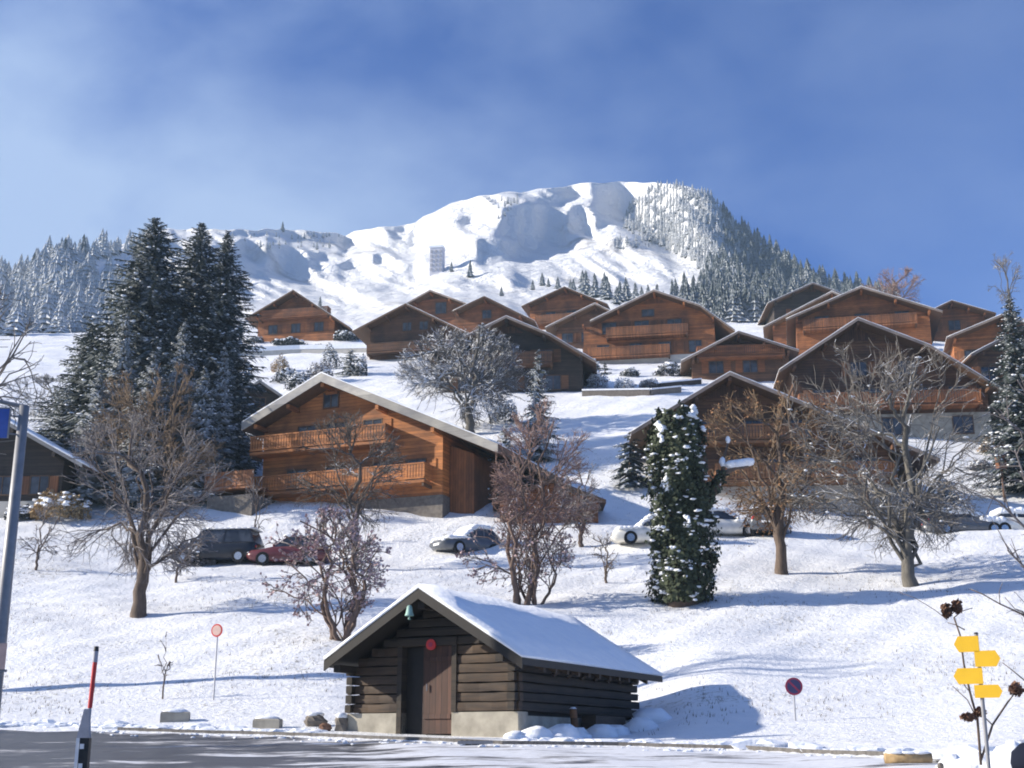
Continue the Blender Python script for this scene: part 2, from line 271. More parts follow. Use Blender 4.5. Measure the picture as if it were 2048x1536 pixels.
# ------------------------------------------------------------------ mesh helpers
class MB:
    def __init__(s): s.v = []; s.f = []; s.sm = False
    def face(s, pts):
        n = len(s.v); s.v += [tuple(p) for p in pts]; s.f.append(tuple(range(n, n + len(pts))))
    def add(s, V, F):
        n = len(s.v); s.v += [tuple(p) for p in V]; s.f += [tuple(i + n for i in f) for f in F]
    def box(s, x0, x1, y0, y1, z0, z1):
        s.add([(x0,y0,z0),(x1,y0,z0),(x1,y1,z0),(x0,y1,z0),(x0,y0,z1),(x1,y0,z1),(x1,y1,z1),(x0,y1,z1)],
              [(0,3,2,1),(4,5,6,7),(0,1,5,4),(1,2,6,5),(2,3,7,6),(3,0,4,7)])
    def prism(s, poly, y0, y1):               # poly = [(x, z)...] seen from -y, extruded along y
        n = len(poly); V = [(x, y0, z) for x, z in poly] + [(x, y1, z) for x, z in poly]
        F = [tuple(range(n)), tuple(range(2 * n - 1, n - 1, -1))] + [(i, i + n, (i + 1) % n + n, (i + 1) % n) for i in range(n)]
        s.add(V, F)
    def tube(s, a, b_, r0, r1, n=5, caps=True):
        a = Vector(a); b_ = Vector(b_); d = (b_ - a)
        if d.length < 1e-6: return
        d.normalize(); u = d.orthogonal().normalized(); w_ = d.cross(u)
        V = []
        for c, r in ((a, r0), (b_, r1)):
            for i in range(n):
                k = 2 * math.pi * i / n; V.append(c + (u * math.cos(k) + w_ * math.sin(k)) * r)
        F = [(i, (i + 1) % n, (i + 1) % n + n, i + n) for i in range(n)]
        if caps: F += [tuple(range(n - 1, -1, -1)), tuple(range(n, 2 * n))]
        s.add(V, F)
    def path(s, pts, rs, n=5, caps=True):      # one continuous tube through the points
        P_ = [Vector(p) for p in pts]; V = []; F = []
        u = None
        for i, p in enumerate(P_):
            d = (P_[min(i + 1, len(P_) - 1)] - P_[max(i - 1, 0)])
            if d.length < 1e-9: d = Vector((0, 0, 1))
            d.normalize()
            u = d.orthogonal().normalized() if u is None else (u - d * u.dot(d))
            if u.length < 1e-6: u = d.orthogonal()
            u.normalize(); w_ = d.cross(u)
            for k in range(n):
                a = 2 * math.pi * k / n; V.append(p + (u * math.cos(a) + w_ * math.sin(a)) * rs[i])
        for i in range(len(P_) - 1):
            for k in range(n):
                F.append((i*n+k, i*n+(k+1) % n, (i+1)*n+(k+1) % n, (i+1)*n+k))
        if caps: F += [tuple(range(n - 1, -1, -1)), tuple(range((len(P_)-1)*n, len(P_)*n))]
        s.add(V, F)
    def quad(s, c, u, v_): s.face([c - u - v_, c + u - v_, c + u + v_, c - u + v_])
    def blob(s, c, rx, ry, rz, rg=rnd, jit=0.3, seg=6, rings=3, rot=0):
        c = Vector(c); V = [c + Vector((0, 0, rz))]; F = []
        for i in range(1, rings + 1):
            th = math.pi * i / (rings + 1)
            for k in range(seg):
                a = 2 * math.pi * (k + 0.5 * (i % 2)) / seg + rot; j = 1 + jit * (rg.random() - .5) * 2
                V.append(c + Vector((rx * math.sin(th) * math.cos(a) * j, ry * math.sin(th) * math.sin(a) * j, rz * math.cos(th) * (1 + jit * (rg.random() - .5)))))
        V.append(c - Vector((0, 0, rz)))
        for k in range(seg): F.append((0, 1 + k, 1 + (k + 1) % seg))
        for i in range(rings - 1):
            for k in range(seg): F.append((1 + i*seg + k, 1 + (i+1)*seg + k, 1 + (i+1)*seg + (k+1) % seg, 1 + i*seg + (k+1) % seg))
        for k in range(seg): F.append((1 + (rings-1)*seg + k, len(V) - 1, 1 + (rings-1)*seg + (k+1) % seg))
        s.add(V, F)
    def lathe(s, prof, n=20, c=(0, 0, 0)):     # prof [(r, z)]
        V = []; F = []
        for r_, z in prof:
            for k in range(n):
                a = 2 * math.pi * k / n; V.append((c[0] + r_ * math.cos(a), c[1] + r_ * math.sin(a), c[2] + z))
        for i in range(len(prof) - 1):
            for k in range(n): F.append((i*n+k, i*n+(k+1) % n, (i+1)*n+(k+1) % n, (i+1)*n+k))
        F += [tuple(range(n - 1, -1, -1)), tuple(range((len(prof)-1)*n, len(prof)*n))]
        s.add(V, F)
    def obj(s, name, m, parent=None, smooth=False):
        me = bpy.data.meshes.new(name); me.from_pydata(s.v, [], s.f); me.materials.append(M[m] if isinstance(m, str) else m)
        if smooth: me.polygons.foreach_set('use_smooth', [True] * len(me.polygons))
        me.update(); o = bpy.data.objects.new(name, me); col.objects.link(o)
        if parent: o.parent = parent
        return o
def tag(o, label=None, cat=None, group=None, kind=None):
    if label: o['label'] = label
    if cat: o['category'] = cat
    if group: o['group'] = group
    if kind: o['kind'] = kind
    return o
def thing(name, label, cat, loc, rz=0, group=None):
    o = bpy.data.objects.new(name, None); o.empty_display_size = 0.3; col.objects.link(o)
    o.location = loc; o.rotation_euler = (0, 0, rz); return tag(o, label, cat, group)
def kids(o): return [c for c in bpy.data.objects if c.parent == o]
def copy_tree(o, parent=None, ch=None):
    c = o.copy(); col.objects.link(c); c.parent = parent
    for k in (kids(o) if ch is None else ch): copy_tree(k, c)
    return c
def gridmesh(name, V, nx, ny, m, smooth=True):
    me = bpy.data.meshes.new(name)
    i = np.arange(nx * ny).reshape(ny, nx)
    F = np.stack([i[:-1, :-1], i[:-1, 1:], i[1:, 1:], i[1:, :-1]], -1).reshape(-1, 4)
    me.from_pydata(V.reshape(-1, 3).tolist(), [], F.tolist()); me.materials.append(M[m])
    if smooth: me.polygons.foreach_set('use_smooth', [True] * len(me.polygons))
    me.update(); o = bpy.data.objects.new(name, me); col.objects.link(o); return o
def inpoly(x, y, poly):
    x = np.asarray(x); c = np.zeros(x.shape, bool); n = len(poly); j = n - 1
    for i in range(n):
        xi, yi = poly[i]; xj, yj = poly[j]
        if yi != yj:
            c ^= ((yi > y) != (yj > y)) & (x < (xj - xi) * (y - yi) / (yj - yi) + xi)
        j = i
    return c

# ------------------------------------------------------------------ ground and road
nx, ny = 440, 470
us = np.linspace(-0.85, 0.85, nx); tt = np.linspace(0, 1, ny)
Ys = -14 + 190 * (0.55 * tt + 0.45 * tt ** 2.2)
# finer rows on the visible bank
X = us[None, :] * (np.maximum(Ys, 0)[:, None] + 22); Yg = np.repeat(Ys[:, None], nx, 1)
Z = Hn(X, Yg)
EDGE = [(-900, 33.5), (0, 32.5), (250, 31.8), (500, 30.6), (650, 29.4), (760, 28.4), (1000, 26.6), (1250, 26.6), (1500, 25.4), (1800, 22.6), (2048, 20.3), (2900, 18.0)]
ep = np.array([(at(p, 1470, y).x, y) for p, y in EDGE])
def edge(x): return np.interp(x, ep[:, 0], ep[:, 1])
# the road lies in a shallow bed, snow bank rises past its edge
dist = Yg - edge(X)
Z = Z - 0.10 * np.clip(-dist / 0.5, 0, 1)
gridmesh('snow_ground', np.stack([X, Yg, Z], -1), nx, ny, 'snow_ground')['kind'] = 'structure'
rx = np.linspace(-34, 34, 180); rt = np.linspace(0, 1, 60)
RX = np.repeat(rx[None, :], 60, 0); RY = -10 + (edge(RX) - 0.12 + 10) * rt[:, None]
gridmesh('road', np.stack([RX, RY, Hn(RX, RY) - 0.055 + 0.012 * np.sin(RX * 3 + RY)], -1), 180, 60, 'road')['kind'] = 'structure'
kb = MB()
for i in range(len(rx) - 1):
    a, b_ = rx[i], rx[i + 1]; ea, eb = float(edge(a)), float(edge(b_)); za, zb = H(a, ea), H(b_, eb)
    if not (-9.5 < a < 20): continue
    V = [(a, ea - .12, za - .3), (b_, eb - .12, zb - .3), (b_, eb + .04, zb - .3), (a, ea + .04, za - .3),
         (a, ea - .12, za + .03), (b_, eb - .12, zb + .03), (b_, eb + .04, zb + .03), (a, ea + .04, za + .03)]
    kb.add(V, [(0,3,2,1),(4,5,6,7),(0,1,5,4),(1,2,6,5),(2,3,7,6),(3,0,4,7)])
tag(kb.obj('kerb', 'kerb_mat'), kind='structure')

# ------------------------------------------------------------------ mountain
RIDGE = [(-700,610),(-200,585),(0,562),(40,545),(90,520),(140,508),(200,505),(260,480),(300,463),(380,456),(450,460),(540,458),(600,458),(690,470),(730,458),(830,447),(870,425),(900,408),(960,392),(1020,384),(1080,379),(1160,367),(1240,364),(1340,366),(1400,378),(1435,408),(1450,436),(1490,465),(1520,490),(1560,515),(1600,545),(1650,572),(1700,592),(1800,620),(2048,650),(2800,700)]
RY_ = [(-700,300),(0,300),(150,310),(230,380),(320,460),(600,500),(900,520),(1350,520),(1450,480),(1650,400),(2048,330),(2800,330)]
mnx, mnt = 560, 190
mpx = np.linspace(-700, 2800, mnx); mt = np.linspace(0, 1, mnt)
rpy = np.interp(mpx, *zip(*RIDGE)); rY = np.interp(mpx, *zip(*RY_))
_g = np.random.RandomState(3)
rpy = rpy + np.interp(mpx, np.linspace(-700, 2800, 200), _g.randn(200) * 1.8)
bx_ = (mpx - 1024) / FPX * 172 / (CP) * 0.99
bz_ = Hn(bx_, np.full(mnx, 170.0)) - 0.6
bpy_ = np.array([proj((bx_[i], 170.0, bz_[i]))[1] for i in range(mnx)])
bpx_ = np.array([proj((bx_[i], 170.0, bz_[i]))[0] for i in range(mnx)])
PX = bpx_[None, :] + (mpx - bpx_)[None, :] * np.minimum(1, mt[:, None] * 4)
PY = bpy_[None, :] + (rpy - bpy_)[None, :] * mt[:, None]
YY = 170 + (rY - 170)[None, :] * np.interp(mt, [0, .3, .55, 1.0], [0, .52, .76, 1.0])[:, None]
SH = [([(960,525),(985,480),(1000,430),(1050,402),(1110,398),(1140,440),(1150,470),(1090,505),(1000,530)], 1.25),
      ([(1165,400),(1240,400),(1240,440),(1190,465),(1160,440)], 1.6), ([(905,425),(950,420),(950,450),(920,460)], .9),
      ([(340,485),(480,508),(620,520),(650,560),(650,600),(590,640),(420,650)], 0.95), ([(300,468),(440,465),(600,470),(700,482),(735,505),(650,520),(480,503),(330,485)], 1.3),
      ([(740,470),(840,478),(830,515),(740,525)], 0.8), ([(875,572),(935,556),(1000,580),(1060,606),(1090,640),(1000,660),(900,640)], 1.5),
      ([(1400,380),(1450,410),(1500,460),(1660,570),(1800,640),(1560,680),(1430,520),(1380,440)], 1.0),
      ([(640,590),(700,600),(760,650),(640,660)], 0.9), ([(1100,395),(1130,390),(1150,420),(1130,430)], 1.0), ([(1045,385),(1100,380),(1090,396),(1040,398)], .9), ([(1180,500),(1240,480),(1250,500),(1190,520)], .8), ([(760,560),(820,540),(830,560),(770,580)], .7), ([(1250,470),(1330,480),(1300,505),(1230,500)], .7)]
gfield = np.zeros_like(PX)
_wx = _g.randn(mnt // 6 + 3, mnx // 3 + 3); _wy = _g.randn(mnt // 6 + 3, mnx // 3 + 3)
_yi = (np.arange(mnt)[:, None] / 6.0) + 0 * PX; _xi = (np.arange(mnx)[None, :] / 3.0) + 0 * PX
def _sm(a):
    y0 = _yi.astype(int); x0 = _xi.astype(int); fy = _yi - y0; fx = _xi - x0
    return a[y0, x0]*(1-fy)*(1-fx) + a[y0+1, x0]*fy*(1-fx) + a[y0, x0+1]*(1-fy)*fx + a[y0+1, x0+1]*fy*fx
QX = PX + _sm(_wx) * 6 + _g.randn(mnt, mnx) * 2.5; QY = PY + _sm(_wy) * 5 + _g.randn(mnt, mnx) * 2
def inpoly2(poly):
    c = np.zeros(QX.shape, bool); j = len(poly) - 1
    for i in range(len(poly)):
        xi, yi = poly[i]; xj, yj = poly[j]
        if yi != yj: c ^= ((yi > QY) != (yj > QY)) & (QX < (xj - xi) * (QY - yi) / (yj - yi) + xi)
        j = i
    return c
for poly, k in SH: gfield -= k * inpoly2(poly)
def blur(a, s, ax):
    r_ = int(3 * s); kx = np.exp(-0.5 * (np.arange(-r_, r_ + 1) / s) ** 2); kx /= kx.sum()
    return np.apply_along_axis(lambda v: np.convolve(np.pad(v, r_, mode='edge'), kx, 'valid'), ax, a)
gfield = blur(blur(gfield, 1.0, 1), 2.5, 0)
O = -np.cumsum(gfield, 1) * (mpx[1] - mpx[0])            # depth increases to the right inside the shaded faces
O = O - blur(O, 26, 1)
O = blur(O, 2.5, 0)
def up(fy_, fx_):
    a = _g.randn(int(mnt / fy_) + 3, int(mnx / fx_) + 3)
    # gullies run down and slightly to the left
    xi0 = (np.arange(mnx)[None, :] + np.arange(mnt)[:, None] * 0.35) / fx_ % (a.shape[1] - 2); yi = np.arange(mnt)[:, None] / fy_ + 0 * xi0
    y0 = yi.astype(int); x0 = xi0.astype(int); fy = yi - y0; fx = xi0 - x0; fy = fy*fy*(3-2*fy); fx = fx*fx*(3-2*fx)
    return a[y0, x0]*(1-fy)*(1-fx) + a[y0+1, x0]*fy*(1-fx) + a[y0, x0+1]*(1-fy)*fx + a[y0+1, x0+1]*fy*fx
n_ = up(60, 14) * 0.8 + up(34, 6) * 0.35 + up(20, 3) * 0.22 + up(8, 1.6) * 0.07
fade = np.clip(mt * 6, 0, 1)[:, None]
K = (YY / FPX)                                          # metres per pixel
YY = YY + fade * (O * K * 3.3 + n_ * 19 * np.clip(YY / 480, 0.15, 1))
_dY = np.diff(170 + (rY - 170)[None, :] * np.interp(mt, [0, .3, .55, 1.0], [0, .52, .76, 1.0])[:, None], axis=0)
for j in range(1, mnt): YY[j] = np.maximum(YY[j], YY[j-1] + 0.35 * _dY[j-1])
VX = (PX - 1024) / FPX; VV = (768 - PY) / FPX
DY = CP - VV * SP; DZ = SP + VV * CP
MP = np.stack([VX / DY * YY, YY, DZ / DY * YY], -1)
# back side so that the ridge is solid
back = MP[-1:].copy(); back[..., 1] += 300; back[..., 2] -= 260
gridmesh('mountain', np.concatenate([MP, back], 0), mnx, mnt + 1, 'snow_mountain')['kind'] = 'structure'
def mpt(px, py):
    i = int(np.clip(round((px - mpx[0]) / (mpx[1] - mpx[0])), 0, mnx - 1))
    tv = (py - bpy_[i]) / (rpy[i] - bpy_[i]); j = int(np.clip(round(tv * (mnt - 1)), 0, mnt - 1))
    return Vector(MP[j, i])
# ------------------------------------------------------------------ chalets
def snow_slab(prof, y0, y1, th, name, parent, seed=0, inset=0.06):
    rg = random.Random(seed); mb = MB()
    xs = [prof[0][0]]
    for (a, _), (b_, _) in zip(prof, prof[1:]):
        k = max(2, int((b_ - a) / 0.7)); xs += [a + (b_ - a) * (i + 1) / k for i in range(k)]
    zs = [float(np.interp(x, [p[0] for p in prof], [p[1] for p in prof])) for x in xs]
    k = max(3, int((y1 - y0) / 0.8)); ys = [y0 + (y1 - y0) * i / k for i in range(k + 1)]
    n, m_ = len(xs), len(ys); V = []; F = []
    for j, y in enumerate(ys):
        for i, x in enumerate(xs):
            e = 0.55 if (i in (0, n - 1) or j in (0, m_ - 1)) else 1
            V.append((x, y, zs[i] + 0.004 + th * e * (0.72 + 0.56 * rg.random())))
    nb = len(V)
    for j, y in enumerate(ys):
        for i, x in enumerate(xs): V.append((x, y, zs[i] + 0.004))
    for j in range(m_ - 1):
        for i in range(n - 1):
            a = j*n+i; F.append((a, a+1, a+n+1, a+n)); F.append((nb+a, nb+a+n, nb+a+n+1, nb+a+1))
    for i in range(n - 1):
        F.append((i, nb+i, nb+i+1, i+1)); a = (m_-1)*n+i; F.append((a, a+1, nb+a+1, nb+a))
    for j in range(m_ - 1):
        a = j*n; F.append((a, a+n, nb+a+n, nb+a)); a = j*n+n-1; F.append((a, nb+a, nb+a+n, a+n))
    mb.add(V, F); return mb.obj(name, 'snow', parent, True)
def win(parent, x, z, y, w_, h, shutters=False, fm='soffit', sm='wood_deck'):
    f = MB(); t_ = 0.07
    f.box(x-w_/2-t_, x+w_/2+t_, y-.06, y+.05, z+h, z+h+t_); f.box(x-w_/2-t_, x+w_/2+t_, y-.09, y+.05, z-t_, z)
    f.box(x-w_/2-t_, x-w_/2, y-.055, y+.05, z, z+h); f.box(x+w_/2, x+w_/2+t_, y-.055, y+.05, z, z+h); f.box(x-.025, x+.025, y-.045, y+.05, z, z+h)
    fo = f.obj('window', fm, parent)
    p = MB(); p.box(x-w_/2, x-.026, y-.02, y+.04, z, z+h); p.box(x+.026, x+w_/2, y-.02, y+.04, z, z+h); p.obj('pane', 'glass', fo)
    if shutters:
        for s in (-1, 1):
            q = MB(); a = x + s*(w_/2+t_+.02); b_ = a + s*w_*.5
            q.box(min(a, b_), max(a, b_), y-.05, y-.004, z-.02, z+h+.02); q.obj('shutter', sm, fo)
def balcony(parent, x0, x1, z, yw, proj_=1.1, mt='wood_deck', h=0.95, posts=True, seed=1):
    b_ = MB(); b_.box(x0, x1, yw-proj_, yw-.003, z-.16, z); fl = b_.obj('balcony', mt, parent)
    r_ = MB(); r_.box(x0, x1, yw-proj_-.05, yw-proj_+.03, z+h-.08, z+h); r_.box(x0, x1, yw-proj_-.045, yw-proj_+.025, z+.06, z+.14)
    x = x0 + .02
    while x < x1 - .1:
        r_.box(x, x+.135, yw-proj_-.03, yw-proj_, z+.141, z+h-.081); x += .175
    for xx in (x0, x1-.06):
        r_.box(xx, xx+.06, yw-proj_+.031, yw-.004, z+h-.08, z+h); r_.box(xx+.01, xx+.05, yw-proj_+.031, yw-.004, z+.08, z+h-.081)
    r_.obj('railing', mt, fl)
    if posts:
        for xx in np.linspace(x0+.1, x1-.1, max(2, int((x1-x0)/3))): k = MB(); k.box(xx-.06, xx+.06, yw-proj_+.04, yw-.005, z-.34, z-.161); k.obj('bracket', 'soffit', fl)
def chalet(name, label, prof, base, Y, yaw, depth, wl, wr, wallm='wood_orange', rake='rake', th=0.16, snow=0.09, ov=1.45,
           plinth=None, plm='plaster', floors=(), balc=(), group=None, railm='wood_deck', chim=None, snow_seed=1, apex=None, cap=True, over_t=None, gable_cross=True, topsnow=True, gm=None):
    """prof: roof edge in photo pixels, left to right; the apex is the highest."""
    ai = min(range(len(prof)), key=lambda i: prof[i][1]) if apex is None else apex
    O_ = at(prof[ai][0], base, Y); g = Vector((math.cos(yaw), math.sin(yaw), 0)); nrm = Vector((-math.sin(yaw), math.cos(yaw), 0))
    zb = O_.z; O_ = Vector((O_.x, O_.y, zb))
    def hit(px, py, off=0.0):
        d = ray(px, py); k = (O_ + nrm * off).dot(nrm) / d.dot(nrm); p = d * k - O_
        return p.dot(g), p.z
    pr = [hit(*p) for p in prof]
    pr[ai] = (0.0, pr[ai][1])
    T = thing(name, label, 'house', O_, yaw, group)
    # roof deck
    top = pr; bot = [(x, z - th) for x, z in pr]
    mb = MB(); n = len(pr)
    for i in range(n - 1):
        (xa, za), (xb, zb2) = pr[i], pr[i+1]
        V = [(xa,0,za-th),(xb,0,zb2-th),(xb,depth,zb2-th),(xa,depth,za-th),(xa,0,za),(xb,0,zb2),(xb,depth,zb2),(xa,depth,za)]
        F = [(0,3,2,1),(4,5,6,7),(0,1,5,4),(2,3,7,6)]
        if i == 0: F.append((3,0,4,7))
        if i == n-2: F.append((1,2,6,5))
        mb.add(V, F)
    roof = mb.obj('roof', 'soffit', T)
    # barge boards along the rake
    bb = MB(); bw = th + 0.04
    for i in range(n - 1):
        (xa, za), (xb, zb2) = pr[i], pr[i+1]
        bb.prism([(xa, za-bw), (xb, zb2-bw), (xb, zb2+.012), (xa, za+.012)], -0.05, -0.002)
    bb.obj('bargeboard', rake, roof)
    if topsnow: snow_slab([(x, z+.012) for x, z in pr], -0.04, depth, snow, 'roof_snow', roof, snow_seed)
    xs = [p[0] for p in pr]; zs = [p[1] for p in pr]
    sl, _ = hit(wl, base, ov); sr, _ = hit(wr, base, ov)
    zr = lambda x: float(np.interp(x, xs, zs)) - th - 0.004
    poly = [(sl, -3.5), (sr, -3.5), (sr, zr(sr))] + [(x, zr(x)) for x in sorted([x for x in xs if sl+.2 < x < sr-.2], reverse=True)] + [(sl, zr(sl))]
    mb = MB(); mb.prism(poly, ov, depth - ov * .6); mb.obj('wall', wallm, T)
    if plinth:
        mb = MB(); mb.box(sl-.05, sr+.05, ov-.05, depth-ov*.5, -3.4, plinth); mb.obj('ground_floor', plm, T)
    # purlin ends under the overhang
    for x in [sl + .1, 0.0, sr - .1] + ([(sl)/2, (sr)/2] if sr - sl > 8 else []):
        q = MB(); z = zr(x) - .02; q.box(x-.1, x+.1, .12, ov-.003, z-.30, z-.005 - abs(.1*(zs[ai]-zs[0])/max(.1, -xs[0]))); q.obj('purlin', wallm, T)
    for (z, xs_, w_, h, sh) in floors:
        for x in xs_:
            X_ = sl + (sr - sl) * x
            if z + h < zr(X_ - w_/2) - .1 and z + h < zr(X_ + w_/2) - .1: win(T, X_, z, ov - (.05 if plinth and z < plinth else 0), w_, h, sh, sm=railm)
    for (z, a, b_) in balc:
        X0, X1 = sl + (sr-sl)*a, sl + (sr-sl)*b_
        balcony(T, X0, X1, z, ov, mt=railm)
    if gable_cross:
        q = MB(); zt = zs[ai]; z = zt - 0.30 * (zt - zs[0]); half = lambda s_: s_ * 0.8
        zc = zt*.62 + .38*max(zs[0], zs[-1]); xa = np.interp(zc+th+.3, [zs[0], zs[ai]], [xs[0], 0]); xb = np.interp(-(zc+th+.3), [-zs[ai], -zs[-1]], [0, xs[-1]])
        xa = max(xa, sl+.1); xb = min(xb, sr-.1)
        if xb > xa: q.box(xa, xb, ov-.10, ov-.002, zc, zc+.16); q.obj('gable_beam', wallm, T)
        gm = gm or {'wood_orange': 'board_orange', 'wood_brown': 'board_dark', 'wood_red': 'board_dark', 'wood_dark': 'board_dark', 'wood_amber': 'board_amber'}.get(wallm)
        if gm and xb > xa + 1:
            pp_ = [(xa+.05, zc+.162), (xb-.05, zc+.162)] + [(x, zr(x)-.01) for x in sorted([x for x in xs if xa+.3 < x < xb-.3], reverse=True)]
            q = MB(); q.prism(pp_, ov-.045, ov-.004); q.obj('gable_panel', gm, T)
    if chim:
        cx, cy = chim; q = MB(); z0 = zr(cx); q.box(cx-.3, cx+.3, cy-.3, cy+.3, z0-.5, z0+1.5); q.box(cx-.38, cx+.38, cy-.38, cy+.38, z0+1.503, z0+1.6)
        c_ = q.obj('chimney', 'stone', roof); q = MB(); q.blob((cx, cy, z0+1.68), .36, .36, .16); q.obj('snow_cap', 'snow', c_, True)
    return T, pr, (sl, sr)

F3 = (0.25, 0.5, 0.75)
chalet('chalet', 'small orange-red wooden chalet standing alone, highest on the left with snow slope below',
    [(490,637),(582,580),(700,655)], 672, 150, R(-12), 11, 515, 668, 'wood_amber', floors=[(0.9,(.2,.5,.8),1.1,1.1,True),(3.0,(.38,.6),1.0,1.0,True)], balc=[(2.7,.05,.95)], railm='wood_red', rake='soffit')
chalet('chalet', 'brown chalet on a pale ground floor, left of the bare snowy tree',
    [(705,662),(808,607),(960,678)], 748, 130, R(-12), 12, 738, 925, 'wood_brown', plinth=2.1, floors=[(.75,(.10,.45,.8),1.5,1.1,False),(3.0,(.2,.5,.8),1.2,1.1,True),(5.2,(.4,.58),.9,.9,False)], balc=[(2.75,0,1)], railm='wood_brown', rake='soffit')
chalet('chalet', 'reddish chalet with glazed grey-blue gable rising behind the brown chalet with pale ground floor',
    [(785,622),(858,580),(948,612)], 690, 158, R(-14), 10, 800, 940, 'wood_red', floors=[(4.6,(.58,.72),1.4,1.5,False),(1.2,(.3,.6),1.4,1.4,False)], rake='rake')
chalet('chalet', 'narrow reddish gable squeezed between the glazed chalet and the dark gable behind the snowy tree',
    [(905,622),(968,592),(1070,642)], 700, 146, R(-10), 10, 915, 1045, 'wood_red', floors=[(2.4,(.45,.7),1.4,1.2,False),(4.4,(.45,),1,1,False)], rake='soffit')
chalet('chalet', 'dark brown chalet with long right eave behind the small snow-laden conifer',
    [(850,712),(1012,632),(1100,668),(1192,722)], 795, 104, R(-5), 12, 872, 1166, 'wood_dark', floors=[(1.0,(.2,.5,.8),1.2,1.2,True),(3.4,(.25,.5,.75),1.2,1.1,True),(5.6,(.42,.58),.9,.8,False)], balc=[(3.1,.05,.8)], railm='wood_brown', rake='rake')
chalet('chalet', 'orange-brown gable just below the row of conifers, left of the wide balconied chalet',
    [(1043,612),(1130,573),(1215,608)], 668, 160, R(-14), 11, 1060, 1200, 'wood_amber', floors=[(2.4,(.3,.6),1.2,1.2,True)], balc=[(2.0,.1,.9)], rake='soffit')
chalet('chalet', 'brown gable half hidden behind the left eave of the wide balconied chalet',
    [(1090,655),(1192,606),(1290,655)], 712, 140, R(-10), 11, 1112, 1270, 'wood_brown', floors=[(2.2,(.15,.4),1.2,1.1,True)], rake='rake')
chalet('chalet', 'wide orange-brown chalet with long slatted balcony, centre of the upper row',
    [(1180,642),(1312,579),(1400,610),(1470,660)], 722, 126, R(-10), 13, 1168, 1432, 'wood_amber', plinth=1.0, floors=[(3.6,(.2,.45,.7),1.4,1.2,True),(1.2,(.15,.4,.62,.85),1.2,1.2,True),(5.3,(.5,),1.2,.7,False)], balc=[(3.0,.18,.80),(0.9,0.0,.66)], rake='rake', chim=(2.2, 5))
chalet('chalet', 'small dark red-brown chalet between the wide balconied chalet and the big right gables',
    [(1362,722),(1482,662),(1598,700)], 758, 110, R(-6), 11, 1385, 1580, 'wood_brown', floors=[(1.0,(.25,.6),1.2,1.1,True),(2.7,(.35,.6),1.0,.9,True)], balc=[(2.3,.05,.95)], railm='wood_red', rake='rake')
chalet('chalet', 'large brown chalet behind the tall bare tree, pale ground floor showing at its right',
    [(1558,740),(1735,635),(1860,690),(1935,735),(2062,812)], 884, 88, R(-6), 14, 1592, 1985, 'wood_brown', plinth=2.3, plm='stone', floors=[(.8,(.2,.5,.86),1.3,1.2,False),(3.0,(.15,.4,.65,.85),1.2,1.2,True),(5.2,(.35,.6),1.1,1.0,True)], balc=[(2.75,0.02,.95)], railm='wood_deck', rake='rake')
chalet('chalet', 'largest dark brown gable at lower right, behind the ivy column and the amber-twigged tree',
    [(1262,864),(1472,744),(1880,917)], 1002, 72.5, R(-4), 14, 1330, 1790, 'wood_brown', plinth=1.1, floors=[(1.5,(.3,.5,.7,.88),1.3,1.2,True),(3.9,(.2,.4,.6),1.2,1.1,True)], balc=[(1.3,.22,1.0),(3.6,.12,.62)], railm='wood_honey', rake='rake')
chalet('chalet', 'wide orange-brown chalet at top right, rising directly behind the large brown gable',
    [(1572,638),(1732,572),(1885,622)], 700, 122, R(-12), 13, 1595, 1865, 'wood_amber', floors=[(3.0,(.2,.5,.8),1.3,1.2,True),(5.2,(.4,.6),1,1,True)], balc=[(2.7,.05,.9)], rake='rake')
chalet('chalet', 'red-brown chalet whose roof edge peeps out left of the wide top-right chalet',
    [(1526,654),(1672,582),(1800,640)], 700, 134, R(-12), 12, 1548, 1760, 'wood_red', floors=[(2.6,(.1,.3),1.3,1.2,True)], rake='rake')
chalet('chalet', 'dark roofed chalet against the wooded flank, farthest back on the right',
    [(1535,606),(1632,565),(1720,600)], 660, 156, R(-2), 11, 1550, 1700, 'wood_dark', floors=[(2.2,(.3,.6),1.2,1.1,True)], rake='rake')
chalet('chalet', 'orange-brown chalet at far right under the blue sky, snow patch before it',
    [(1800,650),(1912,600),(1992,626)], 690, 138, R(-12), 11, 1820, 1975, 'wood_red', floors=[(2.2,(.3,.6),1.2,1.1,True)], rake='soffit')
chalet('chalet', 'orange chalet at the right edge, half behind the snowy conifer',
    [(1893,675),(2016,628),(2110,668)], 745, 112, R(-14), 11, 1912, 2090, 'wood_amber', floors=[(1.6,(.2,.5),1.2,1.1,True)], rake='rake')
chalet('chalet', 'lower chalet at the right edge with a pale rake, mostly hidden by snowy fir branches',
    [(1942,708),(2070,650),(2190,700)], 790, 97, R(-2), 11, 1962, 2170, 'wood_brown', floors=[(1.6,(.1,.35),1.2,1.1,True)], rake='rake')
chalet('chalet', 'small dark gabled hut behind the left rake of the bright orange chalet',
    [(472,792),(516,760),(566,792)], 822, 98, R(0), 6, 482, 556, 'wood_dark', floors=[(.5,(.5,),.8,.7,False)], rake='rake_grey', ov=.6, gable_cross=False)
